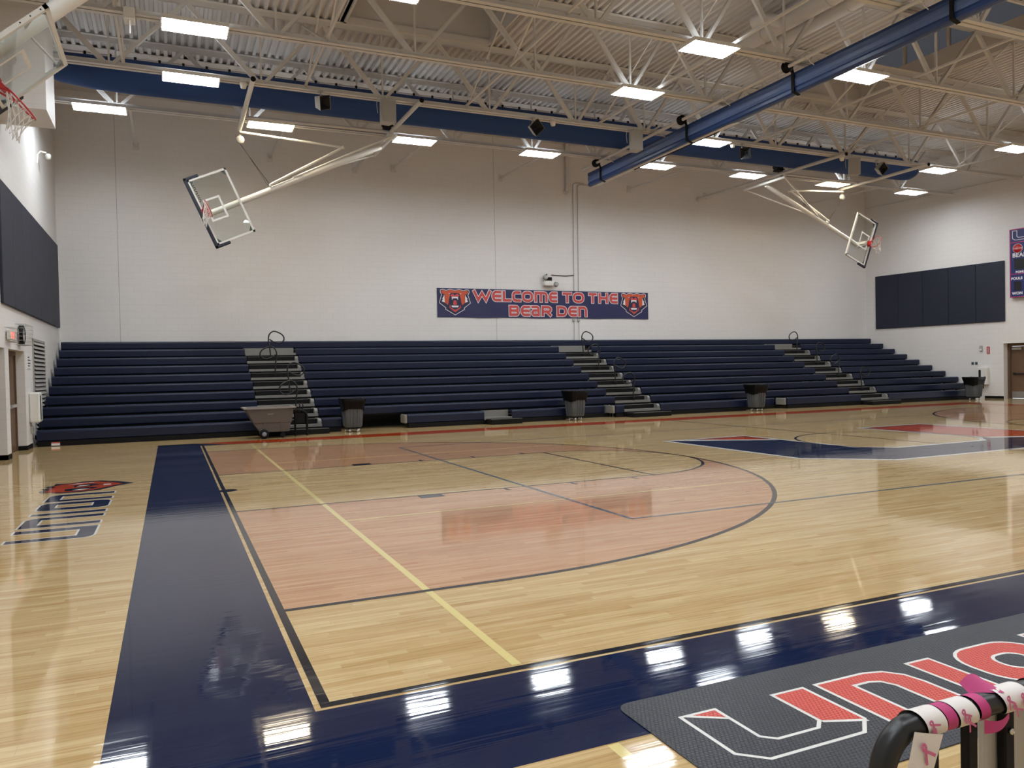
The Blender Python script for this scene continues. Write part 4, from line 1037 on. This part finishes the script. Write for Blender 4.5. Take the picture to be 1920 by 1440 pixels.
for x, l in ((1.1, 'small white ceiling sensor beside the hoop hoist pipe'), (9.31, 'small white ceiling sensor beside the corner-turned horn speaker'), (15.6, 'small white ceiling sensor between lamp and horn speaker'), (20.2, 'small white ceiling sensor beside the far speaker cabinet')):
    Mx = Matrix.Translation(V((x, 15.6, 8.54)))
    if s0 is None:
        s0 = thing('ceiling_sensor', l, 'sensor', Mx=Mx, group='white sensors under the truss')
        mb = MB(); mb.lathe([(.03,-.16),(.06,-.15),(.085,-.06),(.085,-.03),(.05,0)], 14); obj('sensor_body', mb, M['white_steel'], s0, False)
        mb = MB(); mb.box((-.07,-.05,0), (.07,.05,.03)); obj('mount_plate', mb, M['white_steel'], s0, False)
    else: dup(s0, Mx, l)
t = thing('hanging_sensor', 'slim white device hanging from the truss chord by the near lamp', 'sensor', (-1.2, 12.83, 8.5))
mb = MB(); mb.bbox((-1.3, 12.68, 8.42), (-1.1, 12.98, 8.66), .02); obj('clamp', mb, M['white_steel'], t)
mb = MB(); mb.tube([(-1.2, 12.75, 8.45), (-1.2, 12.75, 8.17)], .018, 8); obj('drop_rod', mb, M['white_steel'], t)

# round ducts near the roof in front of the curtain
for a, b, r, l in (((12.95, 12.0, 9.75), (13.15, 6.0, 9.75), .2, 'thick off-white round duct under the roof, with a side tap'), ((13.6, 11.7, 9.75), (13.65, 6.0, 9.75), .22, 'shorter off-white round duct next to the one with the side tap')):
    t = thing('round_duct', l, 'air duct', ((a[0]+b[0])/2, 9, 9.7), 'round ducts under the roof')
    mb = MB(); mb.tube([a, b], r, 18); obj('duct_run', mb, M['deck'], t)
    for y in (11.2, 9.2, 7.4):
        x = a[0] + (b[0]-a[0])*(a[1]-y)/(a[1]-b[1]); mb = MB(); mb.tube(ring_pts((x, y, 9.75), (1,0,0), (0,0,1), r + .01, 18), .012, 6, 0, True); mb.bar((x, y, 9.75 + r), (x, y, ZD - .02), .02); obj('strap', mb, M['steel'], t)
    if r < .21:
        mb = MB(); mb.tube([(12.95, 10.6, 9.75), (12.6, 10.62, 9.78), (12.42, 10.75, 9.8), (12.38, 10.95, 9.8)], .15, 14); obj('side_tap', mb, M['deck'], t)

# pipe along the end wall
t = thing('wall_pipe', 'thin dark pipe running level along the end wall above the scoreboard', 'pipe', (29.6, 20, 8.83))
mb = MB(); mb.tube([(xw(22.9) - .08, 22.9, 8.83), (xw(8) - .08, 8, 8.83)], .025, 8); obj('pipe_run', mb, M['steel'], t)
for y in (20.5, 17.5, 14.5): mb = MB(); mb.bar((xw(y) - .08, y, 8.83), (xw(y), y, 8.83), .04); obj('pipe_bracket', mb, M['steel'], t)

# ------------------------------------------------------------------ side wall: doors, louver, signs
def recess_door(n, y0, y1):
    d = thing('door_%d' % n, 'brown door in recess', 'door', (XL - .35, (y0+y1)/2, 0)); d['kind'] = 'structure'
    mb = MB(); X = XL - .17
    mb.box((X - .1, y0, 0), (X, y0 + .06, 2.2)); mb.box((X - .1, y1 - .06, 0), (X, y1, 2.2)); mb.box((X - .1, y0, 2.14), (X, y1, 2.24)); obj('door_frame', mb, M['door_frame'], d)
    mb = MB(); mb.box((X - .08, y0 + .06, .01), (X - .03, (y0+y1)/2, 2.14)); mb.box((X - .08, (y0+y1)/2 + .004, .01), (X - .03, y1 - .06, 2.14)); lf = obj('door_leaf', mb, M['wood_door'], d)
    mb = MB()
    for q in (-1, 1): yc = (y0+y1)/2 + q*.42; mb.bar((X + .03, yc - .3, 1.02), (X + .03, yc + .3, 1.02), .035, .05); mb.box((X-.03, yc - .32, .98), (X + .04, yc - .27, 1.06)); mb.box((X-.03, yc + .27, .98), (X + .04, yc + .32, 1.06))
    obj('push_bar', mb, M['grey_box'], lf)
recess_door(1, 14.86, 16.74); recess_door(2, 12.4, 14.45)
# outer wall behind the recesses so that no daylight leaks
mb = MB(); mb.box((XL - .62, 12.2, 0), (XL - .54, 17, 2.4)); struct('wall_recess', mb, M['drywall'])
t = thing('wall_louver', 'tall grey steel louver grille on the side wall beside the bleachers', 'louver', (XL, 18.8, 1.5))
mb = MB()
for lo, hi in (((XL, 17.86, .2), (XL + .03, 17.92, 2.58)), ((XL, 19.64, .2), (XL + .03, 19.7, 2.58)), ((XL, 17.86, 2.53), (XL + .03, 19.7, 2.59)), ((XL, 17.86, .2), (XL + .03, 19.7, .26))): mb.box(lo, hi)
obj('louver_frame', mb, M['louver'], t)
mb = MB()
for i in range(22):
    z = .32 + i*.101; mb.prism([(z, 0)] if False else [(XL + .002, z + .07), (XL + .05, z), (XL + .055, z + .01), (XL + .008, z + .08)], 'y', 17.92, 19.64)
obj('louver_blades', mb, M['louver'], t)
mb = MB(); mb.box((XL + .0005, 17.92, .26), (XL + .002, 19.64, 2.53)); obj('dark_backing', mb, M['dark'], t)
t = thing('exit_sign', 'red lit exit sign in a wire cage over the recessed doors', 'exit sign', (XL, 14.85, 2.5))
mb = MB(); mb.bbox((XL + .02, 14.6, 2.42), (XL + .09, 15.1, 2.62), .01); obj('housing', mb, M['white_steel'], t)
mb = text_mb('EXIT', .13, 0, Matrix(((0,0,1,XL+.0915),(1,0,0,14.66),(0,1,0,2.455),(0,0,0,1))), .001, 1.0, 0, .006); obj('exit_letters', mb, M['exit_red'], t)
def cage(mb, y0, y1, z0, z1, d, n, m_):
    for i in range(n+1):
        y = y0 + (y1-y0)*i/n; mb.tube([(XL, y, z0), (XL + d, y, z0), (XL + d, y, z1), (XL, y, z1)], .0038, 4)
    for i in range(m_+1):
        z = z0 + (z1-z0)*i/m_; mb.tube([(XL, y0, z), (XL + d, y0, z), (XL + d, y1, z), (XL, y1, z)], .0038, 4)
mb = MB(); cage(mb, 14.5, 15.2, 2.38, 2.66, .14, 6, 3); obj('wire_cage', mb, M['grey_box'], t)
t = thing('wall_clock', 'round black rimmed wall clock inside a wire cage beside the exit sign', 'clock', (XL, 16.15, 2.58))
mb = MB(); mb.lathe([(.02,.02),(.21,.02),(.21,.10),(.17,.11),(.17,.09),(.02,.09)], 28, 0, (XL, 16.1, 2.58), 'x'); obj('clock_rim', mb, M['black'], t)
mb = MB(); mb.lathe([(.002,.091),(.168,.091),(.168,.094),(.002,.094)], 28, 0, (XL, 16.1, 2.58), 'x'); fc = obj('clock_face', mb, M['print_white'], t)
mb = MB(); mb.bar((XL + .098, 16.1, 2.58), (XL + .098, 16.18, 2.62), .014, .006); mb.bar((XL + .098, 16.1, 2.58), (XL + .098, 16.07, 2.72), .01, .006); obj('clock_hands', mb, M['black'], fc)
mb = MB(); cage(mb, 15.66, 16.62, 2.36, 2.80, .2, 7, 5); obj('wire_cage', mb, M['grey_box'], t)
t = thing('door_plaque', 'small white sign with dark lettering beside the door recess', 'sign', (XL, 17.3, 2.0))
mb = MB(); mb.bbox((XL - .004, 17.05, 1.85), (XL + .012, 17.5, 2.2), .004); obj('plate', mb, M['print_white'], t)
mb = MB()
for z, a, b in ((2.12, 17.1, 17.3), (2.05, 17.1, 17.44), (1.98, 17.12, 17.42), (1.92, 17.1, 17.38)): mb.box((XL + .012, a, z - .012), (XL + .014, b, z + .012))
obj('printed_lines', mb, M['dark'], t)
t = thing('towel_dispenser', 'white paper towel dispenser on the side wall before the louver', 'dispenser', (XL, 17.4, 1.0))
mb = MB(); mb.bbox((XL, 17.12, .6), (XL + .22, 17.52, 1.3), .03); obj('cabinet', mb, M['white_steel'], t)
mb = MB(); mb.box((XL + .22, 17.2, .66), (XL + .226, 17.3, 1.22)); obj('sight_window', mb, M['dark'], t)
t = thing('wall_outlet', 'small grey outlet box low on the side wall under the towel dispenser', 'outlet', (XL, 17.3, .4))
mb = MB(); mb.bbox((XL, 17.28, .34), (XL + .05, 17.4, .52), .008); obj('cover_plate', mb, M['grey_box'], t); mb = MB(); mb.box((XL+.05, 17.31, .38), (XL+.052, 17.37, .48)); obj('socket', mb, M['dark'], t)
t = thing('wall_camera', 'small white camera on a bent arm high on the side wall', 'camera', (XL, 19.7, 7.4))
mb = MB(); mb.tube([(XL, 19.6, 7.2), (XL + .02, 19.6, 7.45), (XL + .08, 19.63, 7.53), (XL + .2, 19.7, 7.52)], .025, 8); obj('arm', mb, M['white_steel'], t)
mb = MB(); mb.lathe([(.02,-.12),(.06,-.1),(.07,.0),(.05,.03)], 14, 0, (XL + .24, 19.72, 7.47)); obj('camera_dome', mb, M['white_steel'], t)

# ------------------------------------------------------------------ end wall: door, dispenser, signs, scoreboard
d = thing('door_3', 'oak door', 'door', Mx=RW(16.88)); d['kind'] = 'structure'; wdr = uy(13.9) - uy(16.88)
mb = MB(); mb.box((0, 0, -.5), (.09, 2.24, -.3)); mb.box((wdr - .09, 0, -.5), (wdr, 2.24, -.3)); mb.box((0, 2.12, -.5), (wdr, 2.24, -.3)); obj('door_frame', mb, M['door_frame'], d, False)
mb = MB(); z0, z1 = -.44, -.39; a, b = .1, 1.0
for lo, hi in (((a,.01,z0),(b,1.15,z1)), ((a,1.15,z0),(.62,1.95,z1)), ((.82,1.15,z0),(b,1.95,z1)), ((a,1.95,z0),(b,2.11,z1))): mb.box(lo, hi)
lf = obj('door_leaf', mb, M['wood_door'], d, False)
mb = MB(); mb.box((.62, 1.15, -.42), (.82, 1.95, -.41)); obj('vision_pane', mb, M['door_pane'], lf, False)
mb = MB(); mb.box((.12, .01, -.39), (.98, .28, -.386)); obj('kick_plate', mb, M['alu'], lf, False)
mb = MB(); mb.bar((.2, 1.0, -.33), (.95, 1.0, -.33), .05, .05); mb.box((.2, .96, -.39), (.26, 1.04, -.31)); mb.box((.9, .94, -.39), (1.0, 1.06, -.31)); obj('push_bar', mb, M['dark'], lf, False)
mb = MB(); mb.box((.15, 1.97, -.39), (.5, 2.06, -.33)); obj('door_closer', mb, M['grey_box'], lf, False)
t = thing('towel_dispenser', 'white towel dispenser with dark window on the end wall above a trash can', 'dispenser', Mx=RW(17.72))
mb = MB(); mb.bbox((-.12, .56, 0), (.28, 1.28, .22), .03); obj('cabinet', mb, M['white_steel'], t, False)
mb = MB(); mb.box((-.03, .85, .22), (.06, 1.18, .226)); obj('sight_window', mb, M['dark'], t, False)
t = thing('call_sign', 'narrow red vertical sign with white letters beside the oak door', 'sign', Mx=RW(17.47))
mb = MB(); mb.bbox((-.06, 1.83, 0), (.06, 2.13, .012), .003); obj('plate', mb, M['sign_red'], t, False)
mb = MB()
for i in range(6): mb.box((-.025, 1.862 + i*.042, .012), (.025, 1.874 + i*.042, .014)); mb.box((-.025 + .03*(i % 2), 1.874 + i*.042, .012), (-.008 + .03*(i % 2), 1.89 + i*.042, .014))
obj('lettering', mb, M['print_white'], t, False)
t = thing('fire_strobe', 'small grey fire alarm strobe on the end wall beside the red sign', 'alarm', Mx=RW(17.75))
mb = MB(); mb.bbox((-.06, 1.95, 0), (.06, 2.18, .05), .01); obj('body', mb, M['grey_box'], t, False)
mb = MB(); mb.box((-.04, 1.98, .05), (.04, 2.04, .06)); obj('lens', mb, M['white_steel'], t, False)
s0 = None
for y, l in ((18.1, 'dark switch plate on the end wall, the one nearer the bleachers'), (17.95, 'dark switch plate on the end wall, the one nearer the dispenser')):
    if s0 is None:
        s0 = thing('switch_plate', l, 'switch', Mx=RW(y), group='switch plates on the end wall')
        mb = MB(); mb.bbox((-.05, 1.39, 0), (.05, 1.51, .015), .004); obj('plate', mb, M['bracket'], s0, False); mb = MB(); mb.box((-.012, 1.43, .015), (.012, 1.47, .025)); obj('toggle', mb, M['dark'], s0, False)
    else: dup(s0, RW(y), l)
s1 = thing('switch_plate', 'dark outlet plate low on the end wall beside the trash can', 'outlet', Mx=RW(17.7)); mb = MB(); mb.bbox((-.04, .4, 0), (.04, .5, .015), .004); obj('plate', mb, M['dark'], s1, False)
# scoreboard
t = thing('scoreboard', 'blue scoreboard with magenta trim on the end wall, cut by the picture edge', 'scoreboard', Mx=RW(16.52, 0, .02))
SW, Z0, Z1 = 3.4, 4.05, 6.76
mb = MB(); mb.bbox((0, Z0, 0), (SW, Z1, .16), .012); obj('cabinet', mb, M['sb_blue'], t, False)
mb = MB()
for lo, hi in (((0,Z0,.16),(SW,Z0+.03,.168)), ((0,Z1-.03,.16),(SW,Z1,.168)), ((0,Z0,.16),(.03,Z1,.168)), ((SW-.03,Z0,.16),(SW,Z1,.168)), ((.03,6.21,.16),(SW,6.24,.166)), ((.03,4.96,.16),(SW,4.985,.166))): mb.box(lo, hi)
obj('trim_lines', mb, M['sb_pink'], t, False)
mb = MB(); us = lambda p, k=0: (.1 + (p[0]-1.39)*.9, 6.31 + (p[1]+1.37)*.8)
mb.face([(us(p)[0], us(p)[1], .1625) for p in U_OUT], 0); mb.face([(us(p)[0], us(p)[1], .1645) for p in inset(U_OUT, .025)], 1); mb.face([(us(p)[0], us(p)[1], .1665) for p in arm], 2)
obj('letter_emblem', mb, [M['print_white'], M['sb_blue'], M['print_red']], t, False)
mb = MB(); mb.lathe([(.001,.161),(.185,.161),(.185,.163),(.001,.163)], 28, 0, (.30, 5.98, 0)); mb.lathe([(.001,.163),(.17,.163),(.17,.165),(.001,.165)], 28, 1, (.30, 5.98, 0)); cd = obj('sponsor_disc', mb, [M['print_white'], M['coke_red']], t, False)
mb = text_mb('Coca-Cola', .065, 0, Matrix.Translation(V((.145, 5.955, .166))), .001, .82, .35); obj('disc_lettering', mb, M['print_white'], cd, False)
for txt, x, z, h in (('BEARS', .10, 5.64, .165), ('BONUS', .22, 5.005, .085), ('FOULS', .05, 4.75, .10), ('WON', .08, 4.16, .105)):
    mb = text_mb(txt, h, 0, Matrix.Translation(V((x, z, .163))), .002, 1.05, 0, .006); obj('lettering', mb, M['print_white'], t, False)
for x, z, w_, h in ((.17, 5.15, .9, .42), (.16, 4.31, .26, .36)):
    mb = MB(); mb.box((x, z, .16), (x + w_, z + h, .166)); obj('digit_panel', mb, M['sb_dark'], t, False)

# ------------------------------------------------------------------ courtside mat
t = thing('courtside_mat', 'black hexagon-textured courtside mat with red block letters and white outlines', 'mat', (2.8, -1.1, 0))
mb = MB(); z = .005
def rr_(x0, y0, x1, y1, r, n=5):
    o = []
    for cx, cy, a0 in ((x1-r, y1-r, 0), (x0+r, y1-r, 90), (x0+r, y0+r, 180), (x1-r, y0+r, 270)):
        for k in range(n+1): a = math.radians(a0 + 90*k/n); o.append((cx + r*math.cos(a), cy + r*math.sin(a)))
    return o
mb.prism(rr_(1.2, -1.6, 4.55, -.66, .07), 'z', .0025, z); obj('vinyl_sheet', mb, M['mat_black'], t)
def mg(poly, hole=None, d=.018):
    mb = MB(); Z = lambda P, k: [(p[0], p[1], z + k*.0003) for p in P]
    def cc(P): return P if sum(P[i][0]*P[(i+1)%len(P)][1]-P[(i+1)%len(P)][0]*P[i][1] for i in range(len(P))) > 0 else P[::-1]
    mb.face(Z(cc(poly), 1), 0); mb.face(Z(cc(inset(poly, d)), 2), 1)
    if hole: mb.face(Z(cc(hole), 3), 0); mb.face(Z(cc(inset(hole, d)), 4), 2)
    return mb
MM = [M['mat_white'], M['mat_red'], M['mat_black']]
cc = lambda P: P if sum(P[i][0]*P[(i+1)%len(P)][1]-P[(i+1)%len(P)][0]*P[i][1] for i in range(len(P))) > 0 else P[::-1]
mb = MB()
for P, k, mi in ((U_OUT, 1, 0), (inset(U_OUT, .018), 2, 2), (tri, 3, 1), (arm, 3, 1), (w1, 4, 0), (w2, 4, 0)): mb.face([(p[0], p[1], z + k*.0003) for p in cc(P)], mi)
obj('mat_letter', mb, MM, t)
def mn(s): return [(s,-1.37),(s,-.89),(s+.33,-.89),(s+.44,-.92),(s+.51,-1.0),(s+.53,-1.1),(s+.53,-1.37),(s+.35,-1.37),(s+.35,-1.08),(s+.32,-1.02),(s+.27,-1.0),(s+.18,-1.0),(s+.18,-1.37)]
obj('mat_letter', mg(mn(2.19)), MM, t); obj('mat_letter', mg([(2.81,-1.37),(2.81,-.9),(2.995,-.9),(2.995,-1.37)]), MM, t)
obj('mat_letter', mg(rr_(3.07,-1.37,3.66,-.89,.2,6), rr_(3.25,-1.23,3.48,-1.03,.09,6)), MM, t); obj('mat_letter', mg(mn(3.74)), MM, t)

# ------------------------------------------------------------------ barrier with ribbon beside the camera
t = thing('steel_barrier', 'black steel crowd barrier wrapped in ribbon at the lower picture corner', 'barrier', (.8, -2.8, 0))
yb, zb = -2.80, .94
def sm(pts, k=5):
    P = [V(p) for p in pts]; out = []
    for i in range(len(P)-1):
        p0, p1, p2, p3 = P[max(i-1,0)], P[i], P[i+1], P[min(i+2, len(P)-1)]
        for j in range(k): q = j/k; out.append(.5*((2*p1) + (p2-p0)*q + (2*p0-5*p1+4*p2-p3)*q*q + (3*p1-p0-3*p2+p3)*q**3))
    return out + [P[-1]]
x0 = .452
mb = MB(); mb.tube(sm([(x0, yb, 0), (x0, yb, .5), (x0, yb, .80), (x0 + .002, yb, .87), (x0 + .016, yb, .907), (x0 + .042, yb, .93), (x0 + .085, yb, zb), (x0 + .3, yb, zb), (2.4, yb, zb)]), .022, 12); mb.tube([(x0, yb, .12), (2.4, yb, .12)], .022, 10); mb.tube([(2.4, yb, 0), (2.4, yb, zb)], .022, 10)
obj('tube_frame', mb, M['black_gloss'], t)
for i in range(18):
    x = .575 + i*.104; mb = MB(); mb.bbox((x - .014, yb - .009, .12), (x + .014, yb + .009, zb - .01), .003); obj('upright_bar', mb, M['black'], t)
for x in (.6, 2.1):
    mb = MB(); mb.bar((x, yb - .3, .02), (x, yb + .3, .02), .05, .03); mb.bar((x, yb, .02), (x, yb, .13), .04); obj('foot', mb, M['black'], t)
mb = MB(); mb.bbox((.742, yb + .012, .3), (.94, yb + .03, zb - .022), .004); sp = obj('clip_board', mb, mat('pale_grey_board', '#b9b5ae', .5), t)
mb = MB(); mb.lathe([(.002,-.004),(.006,-.004),(.006,0),(.002,0)], 10, 0, (.783, yb - .010, zb - .06), 'y'); obj('bolt', mb, M['chrome'], t)
rb = thing('ribbon', 'white and pink awareness ribbon spiralled around the barrier rail', 'ribbon', (.55, yb, zb))
def helix(xa, xb, turn0, turns, wdt, r, n=40):
    rows = []
    for i in range(n+1):
        a = 2*PI*(turn0 + turns*i/n); x = xa + (xb-xa)*i/n
        rows.append([(x - wdt/2 + wdt*j/3, yb - r*math.sin(a), zb + r*math.cos(a)) for j in range(4)])
    mb = MB(); mb.grid(rows, 0, True); return mb
for xa, xb, t0, tn, wd_, m_, nm in ((.535, .572, -.5, .95, .05, 'ribbon_white', 'white_wrap'), (.583, .612, -.45, .9, .026, 'pink', 'pink_wrap'), (.612, .66, -.5, 1.0, .05, 'ribbon_white', 'white_wrap'), (.672, .70, -.45, .9, .026, 'pink', 'pink_wrap'), (.745, .80, -.5, 1.0, .075, 'ribbon_white', 'white_wrap'), (.85, .92, -.45, 1, .05, 'pink', 'pink_wrap')):
    obj(nm, helix(xa, xb, t0, tn, wd_, .0255 if 'white' in nm else .0245), M[m_], rb)
mb = MB(); rows = []
for i in range(9):
    q = i/8; rows.append([(.695 + .06*q, yb + .012 + .018*j - .03*q*(1-j), zb + .022 + .024*math.sin(PI*(.15 + .7*q))*j) for j in (0, .5, 1)])
mb.grid(rows, 0, True); obj('pink_loop', mb, M['pink'], rb)
mb = MB(); rows = []
for i in range(9):
    q = i/8; rows.append([(.685 + .07*q, yb - .026 - .006*math.sin(PI*q), zb - .012 - .006*math.sin(PI*q) - .026*j*(1-.55*q)) for j in (0, .5, 1)])
mb.grid(rows, 0, True); obj('pink_twist', mb, M['pink'], rb)
tail = []
for i in range(13):
    q = i/12; cx = .535 - .11*q; z_ = zb + .004 - .30*q
    tail.append([(cx - .032 + .066*j*(1 - .1*q), yb - .0265 - .005*math.sin(3*q + 2*j), z_ - .016*j) for j in (0, .33, .66, 1)])
mb = MB(); mb.grid(tail, 0, True); obj('hanging_tail', mb, M['ribbon_white'], rb)
def motif(mb, c, s, rot, tilt=0):
    P = [(-.35,-.55),(-.12,-.1),(.12,.3),(.1,.5),(0,.58),(-.1,.5),(-.12,.3),(.12,-.1),(.35,-.55)]
    c0, s0_ = math.cos(rot), math.sin(rot); k_ = [0]
    q = sm([(p[0]*s, p[1]*s, 0) for p in P], 4)
    def w3(p): return V((c[0] + p.x*c0 - p.y*s0_, c[1] - .0012 - k_[0]*4e-5 + (p.x*s0_ + p.y*c0)*tilt, c[2] + p.x*s0_ + p.y*c0))
    for i in range(len(q)-1):
        k_[0] = i; d = (q[i+1] - q[i]).normalized(); n = V((-d.y, d.x, 0))*s*.085
        mb.face([w3(q[i]-n), w3(q[i+1]-n), w3(q[i+1]+n), w3(q[i]+n)])
mb = MB()
for i, q in enumerate((.10, .24, .38, .54, .72, .9)): motif(mb, (.535 - .11*q, yb - .0325, zb - .004 - .30*q), .034, .6 + .15*(i % 3))
obj('tail_print', mb, M['pink_print'], rb)
mb = MB()
for x, zz, ro in ((.550, .006, .9), (.556, -.012, .5), (.632, .008, .7), (.645, -.01, .5), (.755, .008, .6), (.775, -.01, .8), (.795, .006, .6)): motif(mb, (x, yb - .027, zb + zz), .024, ro)
obj('wrap_print', mb, M['pink_print'], rb)

# ------------------------------------------------------------------ world and view
W = bpy.data.worlds.new('world'); bpy.context.scene.world = W; W.use_nodes = True
nt = W.node_tree; bg = nt.nodes['Background']; bg.inputs[0].default_value = (.8, .86, .95, 1); bg.inputs[1].default_value = .9
sc = bpy.context.scene
sc.view_settings.view_transform = 'Standard'; sc.view_settings.look = 'None'; sc.view_settings.gamma = 1; sc.view_settings.use_curve_mapping = False
sc.view_settings.exposure = 0.97
sc.cycles.use_denoising = True; sc.cycles.max_bounces = 8; sc.cycles.diffuse_bounces = 5; sc.cycles.glossy_bounces = 4; sc.cycles.transparent_max_bounces = 12
sc.cycles.sample_clamp_indirect = 8; sc.cycles.caustics_reflective = False; sc.cycles.caustics_refractive = False
